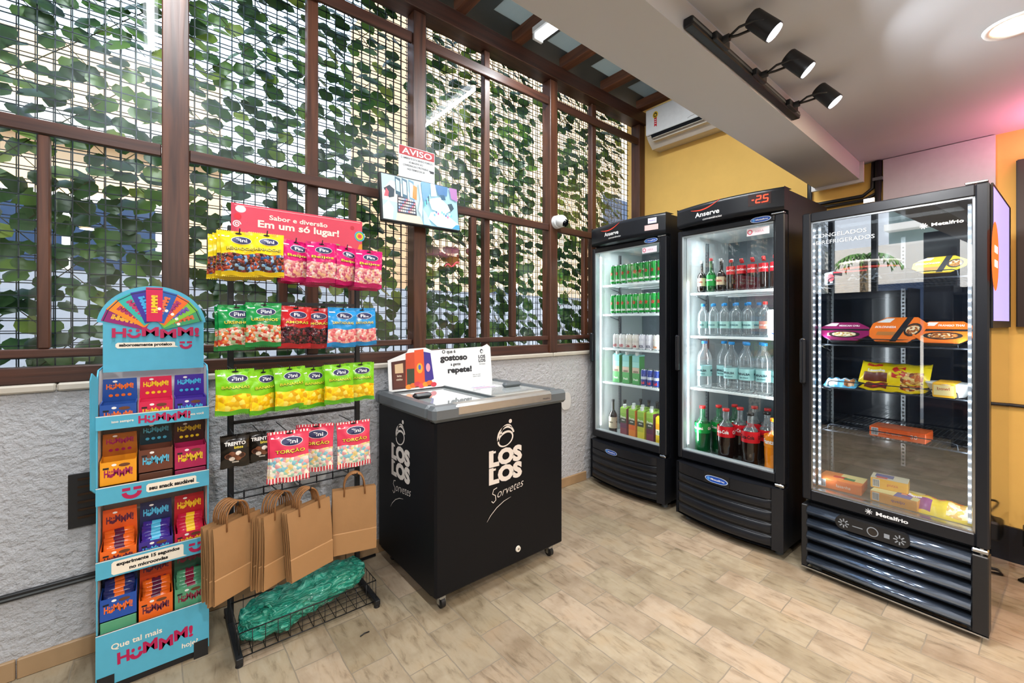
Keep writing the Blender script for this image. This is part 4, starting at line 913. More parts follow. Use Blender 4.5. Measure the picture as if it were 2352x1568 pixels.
for ri, rn, items in ROWS:
    for pi, (k, px, py, Y, n, rz) in enumerate(items):
        p = at(px, py, Y)
        # hook, a part of the rack
        q = MB(); hz_ = p[2]-.008; hx = p[0]-RX0
        q.tube([(hx, -.004, hz_), (hx, Y-RB-.012, hz_), (hx, Y-RB-.020, hz_+.016)], .0022, 5, BLK); q.obj('hook', rack)
        for j in range(n):
            same = [q_ for q_ in items if q_[0] == k]; idx = same.index((k, px, py, Y, n, rz))
            side = ('left' if idx == 0 else 'right') if len(same) == 2 else (ORD[idx]+' from the left' if len(same) > 1 else '')
            depth = ['front', 'second', 'third', 'rearmost'][j] if j < n-1 or n == 1 else ('front' if j == 0 else 'rearmost')
            lab = '%s, %s in its stack, %s %s' % (NAME[k], depth, side+' '+KC[k]+' hook' if side else 'only '+KC[k]+' hook', 'in the '+rn)
            PR[k].put((p[0]+R.uniform(-.004, .004)-(.010*j if ri == 0 and pi < 2 else 0), Y+j*.026, p[2]-.004*j+R.uniform(-.003, .003)), (R.uniform(-.03, .03)-.03*(j == 0), R.uniform(-.04, .04), rz+R.uniform(-.06, .06)), ' '.join(lab.split()[:16]), 'candy bag', '%s candy bags in the %s' % (KC[k], rn))

# kraft bags
def kraftbag():
    q = MB(); Wk, Hk = .185, .285
    def f(u, v): x = (u-.5)*Wk; z = -v*Hk; return (x, -.006*math.sin(PI*v)-.0015*math.sin(u*7+v*3), z)
    q.surf(f, 6, 12, KRAFT); q.surf(lambda u, v: (f(1-u, v)[0], .005, f(1-u, v)[2]), 4, 6, KRAFT)
    for x in (-Wk/2, Wk/2): q.add([(x, 0, 0), (x, .005, 0), (x, .005, -Hk), (x, -.001, -Hk)], [(0, 1, 2, 3)], KRAFT)
    q.box(-Wk/2, Wk/2, -.0035, .005, -Hk-.002, -Hk, KRAFT)
    # folded bottom flap
    q.add([(-Wk/2, -.0062, -Hk*.66), (Wk/2, -.0062, -Hk*.66), (Wk/2-.002, -.0045, -Hk), (-Wk/2+.002, -.0045, -Hk), (-Wk/2, -.0085, -Hk*.675), (Wk/2, -.0085, -Hk*.675)], [(0, 1, 5, 4), (4, 5, 2, 3)], mat('kraft_flap', 'aa8053', .75, scale=14))
    b = q.obj('kraft_bag')
    q = MB()
    for yy in (-.004, .008):
        pts = []
        for k in range(15):
            a = PI*k/14; pts.append((.044*math.cos(a)*(1 if abs(math.cos(a)) < .95 else 1), yy+.002*math.sin(a*3), -.03+.028+.072*math.sin(a)**.8 if 0 < k < 14 else -.03))
        q.tube(pts, .0032, 6, KRAFTD)
    q.obj('handle', b)
    return b
KB = Proto(tag(kraftbag(), cat='paper bag'))
stacks = [((.238, 1.955), math.atan2(.09, .19), .562, 5, 'leftmost'), ((.400, 1.965), .55, .555, 4, 'second'), ((.490, 1.925), .30, .565, 3, 'third'), ((.690, 1.95), -.22, .572, 3, 'rightmost')]
for si, ((x, y), rz, z, n, nm) in enumerate(stacks):
    q = MB(); q.tube([(x-RX0, 0, z+.03), (x-RX0, y-RB-.02, z+.062), (x-RX0, y-RB-.03, z+.08)], .0028, 5, BLK); q.obj('hook', rack)
    for j in range(n):
        dx, dy = -math.sin(rz)*-1, math.cos(rz)
        off = j*.017
        lab = 'brown kraft paper bag, %s of the %s hanging stack' % ('front' if j == 0 else ('rearmost' if j == n-1 else ORD[j]+' from the front'), nm)
        KB.put((x+off*(-math.sin(rz))+R.uniform(-.004, .004), y+off*math.cos(rz), z+R.uniform(-.004, .004)-(.0 if j == 0 else .003)), (R.uniform(-.02, .02), R.uniform(-.03, .03)+[-.03, .02, -.05, .02][si], rz+R.uniform(-.05, .05)), lab, 'paper bag', 'kraft paper bags hanging on the rack')

# green plastic bag bundle
GP, N_, L_, b_ = nodemat('green_film')
b_.inputs['Base Color'].default_value = lin('1f9e86')+(1,); b_.inputs['Roughness'].default_value = .16; b_.inputs['Coat Weight'].default_value = .4
tc = N_.new('ShaderNodeTexCoord'); nz = N_.new('ShaderNodeTexNoise'); nz.inputs['Scale'].default_value = 15; nz.inputs['Detail'].default_value = 5; nz.inputs['Distortion'].default_value = 3.0
mp = N_.new('ShaderNodeMapping'); mp.inputs['Scale'].default_value = (.5, 2, 2); L_.new(tc.outputs['Object'], mp.inputs[0]); L_.new(mp.outputs[0], nz.inputs['Vector'])
rr_ = ramp(N_, [(.30, '0b6a58'), (.5, '22a48b'), (.68, '7fdcc6')]); L_.new(nz.outputs['Fac'], rr_.inputs[0]); L_.new(rr_.outputs[0], b_.inputs['Base Color'])
bp = N_.new('ShaderNodeBump'); bp.inputs['Strength'].default_value = 1.0; bp.inputs['Distance'].default_value = .03; L_.new(nz.outputs['Fac'], bp.inputs['Height']); L_.new(bp.outputs[0], b_.inputs['Normal'])
t = thing('plastic_bag_bundle', 'bundle of folded green plastic bags lying in the wire basket', 'bag bundle', ((RX0+RX1)/2, 2.07, .03))
from mathutils import noise
def blob(L0, L1, ry, rz_, cz, seed, amp=.014):
    def f(u, v):
        X = L0+(L1-L0)*u; e = (math.sin(PI*min(max(u, .001), .999)))**.28; a = 2*PI*v
        y = ry*e*math.cos(a); z = cz+rz_*e*math.copysign(abs(math.sin(a))**.8, math.sin(a))
        n = noise.noise(Vector((X*14, y*30+seed, z*30)))*amp+noise.noise(Vector((X*34, y*60, z*60+seed)))*amp*.9+abs(noise.noise(Vector((X*22, y*40, z*40+seed*3))))*.012-.004
        return (X, y+n*math.cos(a), max(-.004, z+n*math.sin(a)+.045*max(0, X+.08)/.3))
    return f
MB().surf(blob(-.258, .255, .102, .064, .070, 1), 70, 36, GP).obj('bundle', t)
MB().surf(blob(-.262, -.02, .100, .030, .030, 5, .02), 40, 26, GP).obj('loose_fold', t)
MB().surf(lambda u, v: (-.20+.05*u+.01*math.sin(v*9), -.07+.07*v, .098+.035*math.sin(PI*u)*(1-v*.5)+.006*math.sin(v*14)), 14, 14, GP).obj('knot', t)

# ================================================================== FRIDGES
LINER = mat('fridge_liner', 'd0d8d9', .35, var=.02); LEDM = mat('led_strip', 'f2f7ff', .4, emit=9, var=0); BADGE = C('1c4fb0', .3); LB = C('c8d8f0', .3)
DARKL = mat('dark_liner', '141d2b', .16, coat=.4); SHW = mat('shelf_white', 'e4ebec', .4); SHD = mat('shelf_dark', '2b3038', .3, metal=.3)
class Fr:
    def __init__(s, P, rot): s.P = P; s.r = math.radians(rot); s.c, s.s = math.cos(s.r), math.sin(s.r)
    def w(s, x, y, z): return (s.P[0]+x*s.c-y*s.s, s.P[1]+x*s.s+y*s.c, z)
def badge(q, x, z, yf, k=1.0):
    pts = [(x+k*(.045*math.cos(a)+.018*(1 if math.cos(a) > 0 else -1)), z+k*.018*math.sin(a)) for a in [2*PI*i/24 for i in range(24)]]
    q.poly(pts, LB, yf); yg = (lambda a, b: yf(a, b)-.0006) if callable(yf) else yf-.0006; yh = (lambda a, b: yf(a, b)-.0012) if callable(yf) else yf-.0012
    q.poly([((a-x)*.93+x, (b-z)*.82+z) for a, b in pts], BADGE, yg); q.text('Metalfrio', x+.008*k, z, .010*k, C('f2f4fa', .3), yh, w=.075*k, bold=.02); q.disc(x-.042*k, z, .009*k, .009*k, C('58a0e8', .3), yh, 10)
def fridge(kind, name_label, fr, w, h, D, shelves, dz0=.40, dz1=1.925):
    t = thing('display_fridge', name_label, 'fridge', (fr.P[0], fr.P[1], 0), fr.r)
    white = kind != 'slim'; lin_ = LINER if white else DARKL; top = h-.15 if white else h-.03
    q = MB()
    for a, b, c, d_, e, f in ((0, .035, .055, D, .05, h-.012), (w-.035, w, .055, D, .05, h-.012), (.035, w-.035, D-.035, D, .05, h-.012), (.035, w-.035, .055, D-.035, top-.01, h-.012), (.035, w-.035, .055, D-.035, .05, dz0-.01)):
        q.box(a, b, c, d_, e, f, BLKS if white else BLKG)
    q.obj('cabinet', t)
    q = MB(); i0, i1, y0, y1 = .0355, w-.0355, .056, D-.036
    q.add([(i0, y0, dz0), (i0, y1, dz0), (i0, y1, top-.011), (i0, y0, top-.011)], [(0, 1, 2, 3)], lin_); q.add([(i1, y0, dz0), (i1, y1, dz0), (i1, y1, top-.011), (i1, y0, top-.011)], [(3, 2, 1, 0)], lin_)
    q.add([(i0, y1, dz0), (i1, y1, dz0), (i1, y1, top-.011), (i0, y1, top-.011)], [(0, 1, 2, 3)], mat('liner_back_grey', '5c676e', .35) if white else lin_); zd = dz0 if white else dz0+.04; q.add([(i0, y0, zd), (i1, y0, zd), (i1, y1, zd), (i0, y1, zd)], [(0, 1, 2, 3)], lin_ if white else mat('floor_metal', '6c7076', .35, metal=.5)); q.add([(i0, y0, top-.011), (i1, y0, top-.011), (i1, y1, top-.011), (i0, y1, top-.011)], [(3, 2, 1, 0)], lin_)
    q.obj('liner', t)
    q = MB()
    for sx in ((.045,) if white else (.045, w-.045)): 
        q.box(sx-.006, sx+.006, .30, .316, dz0+.05, top-.05, STEEL); q.box(sx-.004, sx+.004, .292, .30, dz0+.05, top-.05, GREY)
        for k in range(60): q.box(sx-.003, sx+.003, .2905, .292, dz0+.06+k*.0225, dz0+.067+k*.0225, BLK)
    if not white:
        q.box(w*.40, w*.40+.02, y1-.008, y1, dz0+.1, top-.06, STEEL)
        for k in range(60): q.box(w*.40+.006, w*.40+.014, y1-.0095, y1-.008, dz0+.11+k*.021, dz0+.119+k*.021, BLK)
    q.obj('shelf_track', t)
    for z in shelves:
        q = MB(); m = SHW if white else SHD; sy0 = .085 if white else .10; sy1 = D-.06
        if white:
            q.box(.042, w-.042, sy0, sy0+.012, z-.016, z, m, .002)
        else:
            q.cyl((.045, sy0, z-.004), (w-.045, sy0, z-.004), .004, n=8, m=m); q.cyl((.10, sy0, z+.03), (w-.12, sy0, z+.03), .0025, n=6, m=m); q.tube([(.10, sy0, z+.03), (.088, sy0, z+.024), (.085, sy0, z)], .0025, 6, m); q.tube([(w-.12, sy0, z+.03), (w-.105, sy0, z+.024), (w-.102, sy0, z)], .0025, 6, m)
        q.box(.042, .048, sy0, sy1, z-.010, z, m); q.box(w-.048, w-.042, sy0, sy1, z-.010, z, m); q.box(.042, w-.042, sy1-.006, sy1, z-.010, z, m)
        n = int((w-.1)/.019)
        for k in range(n+1): X = .048+(w-.096)*k/n; q.box(X-.0014, X+.0014, sy0, sy1, z-.004, z-.001, m)
        for yy in (.25, .42): q.box(.045, w-.045, yy-.003, yy+.003, z-.009, z-.004, m)
        s = q.obj('shelf', t)
        for sx in (.043, w-.043): 
            q = MB(); q.tube([(sx, .13, z-.012), (sx, .30, z-.012), (sx, .30, z-.05), (sx, .15, z-.015)], .004, 5, STEEL); q.obj('bracket', s)
    # door
    fb = .030 if white else .040; fr_r = .052 if white else .040
    q = MB(); q.box(0, fb, .0, .050, dz0-.015, dz1+.012, BLKS, .006); q.box(w-fr_r, w, .0, .050, dz0-.015, dz1+.012, BLKS, .006); zt = .035 if white else .05; zb = .055
    q.box(fb, w-fr_r, .001, .049, dz1-zt+.012, dz1+.011, BLKS, .004); q.box(fb, w-fr_r, .001, .049, dz0-.014, dz0+zb-.015, BLKS, .004); d = q.obj('door', t)
    gz0, gz1 = dz0+zb-.015, dz1-zt+.012
    MB().box(fb, w-fr_r, .012, .016, gz0, gz1, DGLASS if white else DGLASS2).obj('glass', d)
    q = MB(); e_ = .008; m = STEEL if not white else mat('gasket_grey', 'a6b0b4', .4)
    q.box(fb, fb+e_, .008, .048, gz0, gz1, m); q.box(w-fr_r-e_, w-fr_r, .008, .048, gz0, gz1, m if not white else BLKS); q.box(fb, w-fr_r, .008, .048, gz0, gz0+e_, m); q.box(fb, w-fr_r, .008, .048, gz1-e_, gz1, m); q.obj('glass_edge', d)
    hz0, hz1 = (1.00, 1.24)
    q = MB(); q.box(-.004, .022, -.028, .0, hz0, hz1, BLKS, .007); q.box(.002, .010, -.030, -.027, hz0+.02, hz1-.02, BLK); q.obj('handle', d)
    q = MB(); q.box(w-.05, w-.002, -.006, .03, dz0-.034, dz0-.016, STEEL, .004); q.cyl((w-.022, .008, dz0-.045), (w-.022, .008, dz0-.012), .008, n=10, m=STEEL); q.obj('hinge', t); q = MB(); q.box(w-.07, w-.004, .0, .03, dz1+.013, dz1+.022, STEEL, .002); q.obj('hinge', t)
    # LED strips
    for sx in ((fb+.012,) if white else (fb+.022, w-fr_r-.022)):
        q = MB()
        if white: q.box(sx-.003, sx+.003, .060, .066, gz0+.03, gz1-.03 if kind == 'a' else gz1-.30, LEDM)
        else:
            q.box(sx-.006, sx+.006, .058, .062, gz0+.02, gz1-.02, mat('led_board', 'cfd6dc', .4, emit=.15))
            for k in range(38): zz = gz0+.035+k*(gz1-gz0-.07)/37; q.box(sx-.003, sx+.003, .054, .058, zz-.003, zz+.003, mat('led_dot', 'f4f8ff', .4, emit=22, var=0))
        q.obj('led_strip', t)
    Ld = gz1-gz0-.1; P_ = {'a': 2.4, 'b': 2.7, 'slim': 2.6}[kind]
    area('fridge_lamp', (.048+.03, .075, (gz0+gz1)/2), Vector((.6, .8, 0)).to_track_quat('-Z', 'Y').to_euler(), .02, Ld, P_, (.93, .98, 1), t)
    area('fridge_lamp', (w-.048-.03, .075, (gz0+gz1)/2), Vector((-.6, .8, 0)).to_track_quat('-Z', 'Y').to_euler(), .02, Ld, P_*(.7 if white else 1), (.93, .98, 1), t)
    area('fridge_lamp', (w/2, .20, top-.03), (0, 0, 0), w*.7, .10, 1.6 if white else 1.2, (.93, .98, 1), t)
    if white:
        B = .05
        bul = lambda x: -B*(1-(2*min(max(x/w, 0), 1)-1)**2)-.004
        # header
        q = MB(); n = 20; z0 = dz1+.030; z1 = h
        q.surf(lambda u, v: (w*u, bul(w*u)+(.018 if v > .99 else 0)+(.012*(1-v) if v < .1 else 0), z0+(z1-z0)*v), n, 10, BLKS)
        q.surf(lambda u, v: (w*u, bul(w*u)*(1-v)+.018*(1-v)+.10*v, z1), n, 2, BLKS); q.surf(lambda u, v: (w*u, bul(w*u)*(1-v)+.012*(1-v)+.08*v, z0), n, 2, BLKS)
        for sx in (0, w): q.add([(sx, -.004, z0), (sx, -.004, z1), (sx, .06, z1), (sx, .06, z0)], [(0, 1, 2, 3)], BLKS)
        hd = q.obj('header', t); yf = lambda a, b: bul(a)-.0015; yg = lambda a, b: bul(a)-.002
        q = MB(); cx = w*.34; zc = (z0+z1)/2; WT = C('f2f0ee')
        q.text('Anserve', cx+.01, zc-.008, .030, WT, yf, w=.165 if kind == 'b' else .15, bold=.02); q.text('conveniências', cx+.045, zc-.042, .014, WT, yf, w=.125, shear=.2)
        q.stroke([(cx-.105+.20*k/14, zc+.030+.030*(k/14)**2-.016*math.sin(PI*k/14)) for k in range(15)], [.007*math.sin(PI*(k+.6)/15.2)+.001 for k in range(15)], C('e8442e'), yf)
        q.obj('header_print', hd)
        if kind == 'b':
            q = MB(); q.poly([(w-.175, zc-.022), (w-.06, zc-.022), (w-.06, zc+.045), (w-.175, zc+.045)], C('2a0c0c', .2), yf)
            EMR = mat('red_digits', 'ff3418', .4, emit=3.5, var=0)
            def seg(cx_, cz_, s_, ww=.011, hh=.019):
                S = {'a': ((-1, 1), (1, 1)), 'b': ((1, 1), (1, 0)), 'c': ((1, 0), (1, -1)), 'd': ((-1, -1), (1, -1)), 'e': ((-1, 0), (-1, -1)), 'f': ((-1, 1), (-1, 0)), 'g': ((-1, 0), (1, 0))}
                for k in s_:
                    (a, b), (c_, d_) = S[k]; q.stroke([(cx_+a*ww+.002*b, cz_+b*hh), (cx_+c_*ww+.002*d_, cz_+d_*hh)], .0058, EMR, yg)
            zc2 = zc+.012; seg(w-.150, zc2, 'g', .006); seg(w-.122, zc2, 'abged'); q.disc(w-.104, zc2-.020, .003, .003, EMR, yg, 8); seg(w-.086, zc2, 'afgcd'); q.obj('digital_display', hd)
        else:
            q = MB(); q.rect(w-.150, w-.05, zc-.040, zc-.002, C('e8b8b4'), yf); q.rect(w-.125, w-.062, zc+.008, zc+.046, C('d8d4e4'), yf); q.text('Metalfrio', w-.094, zc+.028, .010, C('6a4a9c'), yg); q.obj('price_sticker', hd)
        q = MB(); badge(q, w-.125, dz1-.003, -.0015, .9); q.obj('badge', d)
        q = MB(); q.rect(w-fr_r-.155, w-fr_r-.03, gz1-.065, gz1-.022, C('e4d8de'), .0105); q.disc(w-fr_r-.137, gz1-.043, .015, .015, C('d05a70'), .0102, 14); q.disc(w-fr_r-.137, gz1-.043, .009, .009, C('e8dce0'), .0100, 12); q.text('ABRA', w-fr_r-.085, gz1-.043, .014, C('c88a9c'), .0102); q.obj('door_sticker', d)
        # grille with curved slats
        q = MB(); gz0_, gz1_ = .045, dz0-.038; N = 5; x1 = w-.055
        def gp(u, v):
            z = gz0_+(gz1_-gz0_)*v; k = v*N; f_ = k-math.floor(k) if v < 1 else 1; 
            if v > .80: f_ = .5
            slat = .013*math.sin(PI*min(1, max(0, (f_-.18)/.82)))**.5 if f_ > .18 else -.008
            X = .008+(x1-.008)*u; return (X, bul(X)-slat*(1 if .03 < u < .995 else 0)+.012*(v < .02), z)
        q.surf(gp, 24, 90, BLKS); q.surf(lambda u, v: (x1+(w-x1)*u, bul(x1+(w-x1)*u)-.012, gz0_+(gz1_-gz0_)*v), 4, 2, BLKS); q.surf(lambda u, v: (.008*u, bul(0)+.0-.004, gz0_+(gz1_-gz0_)*v), 1, 1, BLKS)
        q.surf(lambda u, v: (w*u, bul(w*u)*(1-v)+.06*v-.010*(1-v), gz1_), 16, 1, BLKS); q.surf(lambda u, v: (w*u, bul(w*u)*(1-v)+.06*v, gz0_), 16, 1, BLK)
        for sx in (0, w): q.add([(sx, -.016, gz0_), (sx, -.016, gz1_), (sx, .06, gz1_), (sx, .06, gz0_)], [(0, 1, 2, 3)], BLKS)
        g = q.obj('grille', t)
        q = MB(); bz = gz1_-.033
        if kind == 'b': q.poly([(w*.34, bz-.032), (w*.34+.16, bz-.032), (w*.34+.16, bz+.036), (w*.34, bz+.036)], BLK, lambda a, b: bul(a)-.0162); badge(q, w*.34+.08, bz, lambda a, b: bul(a)-.017, 1.15)
        else: badge(q, w*.37, bz-.012, lambda a, b: bul(a)-.0165, 1.0)
        q.obj('badge', g)
    else:
        q = MB(); gz0_, gz1_ = .035, dz0-.04
        q.box(0, .028, -.012, .06, gz0_, gz1_, BLK, .004); q.box(w-.05, w, -.012, .06, gz0_, gz1_, BLK, .004); q.box(.028, w-.05, .03, .05, gz0_, gz1_, BLK); q.obj('grille', t)
        N = 5; pitch = (gz1_-gz0_)/N
        for k in range(N):
            zc = gz0_+pitch*(k+.5)+.002; q = MB()
            prof = [(-.002-.020*math.sin(PI*j/12)**.8, zc-pitch*.36+pitch*.72*j/12) for j in range(13)]+[(.02, zc+pitch*.36), (.02, zc-pitch*.36)]
            q.prism(prof, .028, w-.05, mat('glossy_louver', '75859c', .12, metal=.85), 'yz', True); q.obj('louver', t)  # mirrored sky is put into the colour as a blue-grey tint
        q = MB(); zc = gz1_-.030
        pts = [(w*.44+.135*(1 if math.cos(a) > 0 else -1)*.82+.03*math.cos(a), zc+.032*math.sin(a)) for a in [2*PI*i/28 for i in range(28)]]
        q.prism(pts, -.030, -.0, BLK, 'xz'); GR_ = C('8f959c')
        for sx in (-.105, .105):
            for k in range(8): a = k*PI/4; q.stroke([(w*.44+sx+.008*math.cos(a), zc+.008*math.sin(a)), (w*.44+sx+.022*math.cos(a), zc+.022*math.sin(a))], .005, GR_, -.0305)
        q.disc(w*.44+.008, zc, .022, .022, GR_, -.0305); q.disc(w*.44+.008, zc, .018, .018, BLKG, -.0310); q.rect(w*.44-.07, w*.44-.03, zc-.003, zc+.001, GR_, -.0305); q.rect(w*.44+.05, w*.44+.07, zc-.010, zc+.010, GR_, -.0305)
        q.obj('control_panel', t)
        q = MB(); WT = C('e8eaec')
        def flake(q, x, z, r, yy):
            for k in range(4): a = k*PI/4+.2; q.stroke([(x-r*math.cos(a), z-r*math.sin(a)), (x+r*math.cos(a), z+r*math.sin(a))], r*.2, WT, yy)
            for k in range(8): a = k*PI/4+.2; q.disc(x+r*.75*math.cos(a), z+r*.75*math.sin(a), r*.16, r*.16, WT, yy, 6)
        flake(q, w*.42, dz0+.012, .014, -.0015); q.text('Metalfrio', w*.42+.085, dz0+.012, .017, WT, -.0015, w=.115, bold=.03); q.obj('lower_door_print', d); q = MB()
        flake(q, w*.705, dz1-.135, .013, .0115); q.text('Metalfrio', w*.705+.075, dz1-.133, .014, WT, .0115, w=.10, bold=.02); q.obj('glass_logo', d); q = MB()
        q.text('CONGELADOS', w*.24, dz1-.115, .020, C('b4bcc2'), .0115, w=.22); q.text('E REFRIGERADOS', w*.27, dz1-.150, .020, C('b4bcc2'), .0115, w=.24)
        q.obj('door_print', d)
        q = MB(); q.box(w*.39, w*.39+.04, .0, .012, dz1+.013, dz1+.032, WHT); q.obj('door_clip', t)
        q = MB(); q.box(0, w, -.014, .0, .028, .034, STEEL); q.obj('bottom_trim', t)
    for x in (.05, w-.05):
        for y in (.06, D-.06): MB().cyl((x, y, 0), (x, y, .052), .022, .018, 12, GREY).obj('foot', t)
    return t
F1, F2, F3 = Fr((2.80, 2.34), -93), Fr((2.724, 1.532), -92.5), Fr((2.663, .784), -93)
W1, W2, W3 = .70, .655, .674
fridge('a', 'leftmost drinks fridge with curved black grille and rows of green cans', F1, W1, 2.105, .66, [.835, 1.115, 1.395, 1.635])
fridge('b', 'middle drinks fridge with red temperature display and curved black grille', F2, W2, 2.085, .66, [.885, 1.235, 1.525], dz0=.43, dz1=1.925)
fridge('slim', 'rightmost black freezer fridge with glossy louvres and frozen food', F3, W3, 1.905, .70, [.755, .985, 1.21, 1.53], dz0=.40, dz1=1.89)

def place(fr, pr, x, y, z, label, cat, group, rz=0): return pr.put(fr.w(x, y, z), (0, 0, fr.r+rz), ' '.join(label.split()[:16]), cat, group)
# --- drinks prototypes (front of print faces local -y)
def cyl_yf(r): return lambda x, z: -math.sqrt(max(r*r-min(abs(x), r*.99)**2, 0))-.0006
def wraptext(q, s, z, h, m, r, w, bold=.03, a0=0.0, extra=0):
    v, f, tw, th = textmesh(s, bold, 0); k = h/.72; kx = w/tw
    q.add([(math.sin(p[0]*kx/r+a0)*(r+.0005+extra), -math.cos(p[0]*kx/r+a0)*(r+.0005+extra), z+p[1]*k) for p in v], f, m)
def can(nm, r, h, body, mid=None, word=None, wc=None, star=None, band=None, ww=.05):
    q = MB(); lid = mat('can_lid', 'c4c8cc', .25, metal=1)
    B = body; prof = [(r*.72, 0), (r*.95, .008), (r, .018)]
    seg = [(r, h*.42), (r, h*.58), (r, h-.020), (r*.80, h-.006), (r*.82, h), (r*.74, h-.003), (.001, h-.004)]
    q.lathe(prof+seg, 16, None, mats=[lid, B, B, mid or B, B, B, lid, lid, lid, lid], cap=False)
    for a in (0, 2.1, -2.1):
        if word: wraptext(q, word, h*.22, .019, wc, r, ww, .04, a)
        if star: 
            n = 5; pts = []
            for k in range(10): rr2 = .018 if k % 2 == 0 else .009; aa = PI/2+k*PI/5; pts.append((rr2*math.cos(aa), h*.55+rr2*math.sin(aa)))
            q.add([(math.sin(p[0]/r+a)*(r+.0006), -math.cos(p[0]/r+a)*(r+.0006), p[1]) for p in pts], [tuple(range(10))], star)
            q.add([(math.sin(p/r+a)*(r+.0005), -math.cos(p/r+a)*(r+.0005), zz) for p, zz in ((-.026, h*.12), (-.021, h*.12), (-.021, h*.86), (-.026, h*.86))], [(0, 1, 2, 3)], C('e8f0e0', .3))
        if band: q.add([(math.sin(p/r+a)*(r+.0006), -math.cos(p/r+a)*(r+.0006), zz) for p, zz in ((-.012, h*.60), (.012, h*.60), (.014, h*.72), (-.014, h*.72))], [(0, 1, 2, 3)], band)
    return Proto(tag(q.obj(nm), cat='can'))
G_ = mat('can_green', '1c9a3c', .28, metal=.2)
gcan = can('beer_can', .0265, .158, G_, None, 'Heineken', C('f4f6f0'), C('d8202c'))
n = 9
for si, (z, nm) in enumerate([(1.635, 'top'), (1.395, 'second')]):
    for row, (y, rn) in enumerate([(.115, 'front'), (.175, 'second')]):
        for k in range(n): place(F1, gcan, .135+k*.0555+(.01 if row else 0), y, z+.0005, 'green beer can, %s from the left in the %s row of the %s shelf, leftmost fridge' % (ORD[k], rn, nm), 'can', 'green beer cans on the %s shelf' % nm, R.uniform(-.25, .25))
c3 = [can('soda_can', .031, .120, C('e6e4e2', .3), C('e6e4e2', .3), 'BUD', C('c02030'), None, C('c82838'), .04), can('soda_can', .031, .120, C('e4dcd4', .3), C('d8d0c8', .3), 'Cola', C('a02838'), None, C('c8a838'), .04), can('soda_can', .031, .120, C('dedbe4', .3), C('e6e4ea', .3), 'SKOL', C('404860'), None, C('b0b4c0'), .045), can('soda_can', .031, .120, C('ebe6de', .3), None, 'Ice', C('d87820'), None, C('e08a28'), .03)]
for k, (ci, nm) in enumerate([(0, 'white and red can'), (0, 'white and red can'), (1, 'white and gold can'), (1, 'white and gold can'), (2, 'silver white can'), (2, 'silver white can'), (3, 'white and orange can'), (3, 'white and orange can')]):
    place(F1, c3[ci], .165+k*.0635, .12, 1.1155, '%s, %s from the left on the third shelf of the leftmost fridge' % (nm, ORD[k]), 'can', 'short cans on the third shelf')
def carton(nm, w_, d_, h_, parts, cap, words, slant=.012):
    t = thing(nm, None, 'carton'); q = MB(); q.box(-w_/2, w_/2, 0, d_, 0, h_-slant, parts[0], .003); q.add([(-w_/2, 0, h_-slant), (w_/2, 0, h_-slant), (w_/2, d_*.3, h_), (-w_/2, d_*.3, h_), (w_/2, d_, h_), (-w_/2, d_, h_)], [(0, 1, 2, 3), (3, 2, 4, 5)], parts[-1])
    q.add([(-w_/2, 0, h_-slant), (-w_/2, d_*.3, h_), (-w_/2, d_, h_), (-w_/2, d_, h_-slant), (w_/2, 0, h_-slant), (w_/2, d_*.3, h_), (w_/2, d_, h_), (w_/2, d_, h_-slant)], [(0, 3, 2, 1), (4, 5, 6, 7)], parts[-1])
    n_ = len(parts)
    for k, m in enumerate(parts): q.rect(-w_/2+.001, w_/2-.001, (h_-slant)*k/n_+.001, (h_-slant)*(k+1)/n_, m, -.0008)
    for (s_, z, hh, ww, m) in words: q.text(s_, 0, z, hh, m, -.0016, w=ww, bold=.03)
    q.obj('body', t); q = MB(); q.cyl((0, d_*.32, h_-.004), (0, d_*.32-.004, h_+.020), .015, .014, 14, cap); q.obj('cap', t)
    return t
coco = Proto(carton('coconut_water_carton', .068, .068, .235, [C('3a9a48'), C('52aa58'), C('d8c0a8'), C('9fdcd4'), C('8cd4d0')], WHT, [('coco', .10, .022, .045, C('5a3a20')), ('fresh', .04, .018, .045, C('e8f4e0'))]))
for k in range(3): place(F1, coco, .155+k*.098, .12, .8355, 'teal and green coconut water carton, %s from the left, leftmost fridge' % ORD[k], 'carton', 'coconut water cartons')
eng = can('energy_can', .026, .132, mat('can_blue', '243f9c', .3, metal=.3), C('c4ccdc', .3), 'Bull', C('d8303c'), None, C('d8dce8'), .03)
for k in range(4): place(F1, eng, .435+k*.056, .115, .8355, 'blue and silver energy drink can, %s from the left on its shelf' % ORD[k], 'can', 'energy drink cans')
for k in range(4): place(F1, eng, .445+k*.056, .172, .8355, 'blue and silver energy drink can in the second row, %s from the left' % ORD[k], 'can', 'energy drink cans')
juices = []
for a, b, nm in (('8a3a48', '6c2c50', 'grape'), ('f08a2c', 'e86a24', 'orange'), ('e8d838', 'c8c83c', 'yellow'), ('7a2848', '5c1c40', 'dark red')):
    juices.append((nm, Proto(carton('juice_carton', .062, .07, .245, [C(a), C(a), C(b), C('3a4434'), C('8cbc3c'), C('9cc848')], WHT, [('Maguary' if 0 else 'Fruta', .165, .018, .05, C('f4f4ec')), ('suco', .14, .012, .03, C('f4f4ec'))]))))
juices.append(('all yellow', Proto(carton('juice_carton', .072, .07, .225, [C('f2cc18'), C('f2cc18'), C('f8f0d8'), C('f0a818'), C('f4d41c')], WHT, [('Tang', .10, .022, .05, C('2c8c48'))]))))
zf = .4305
for k in range(4): place(F1, juices[k][1], .245+k*.083, .10-.0*k, zf-.028, '%s juice carton with green top in the front row, bottom of the leftmost fridge' % juices[k][0], 'carton', 'juice cartons')
place(F1, juices[4][1], .585, .095, zf-.028, 'bright yellow juice carton at the right end, bottom of the leftmost fridge', 'carton', 'juice cartons')
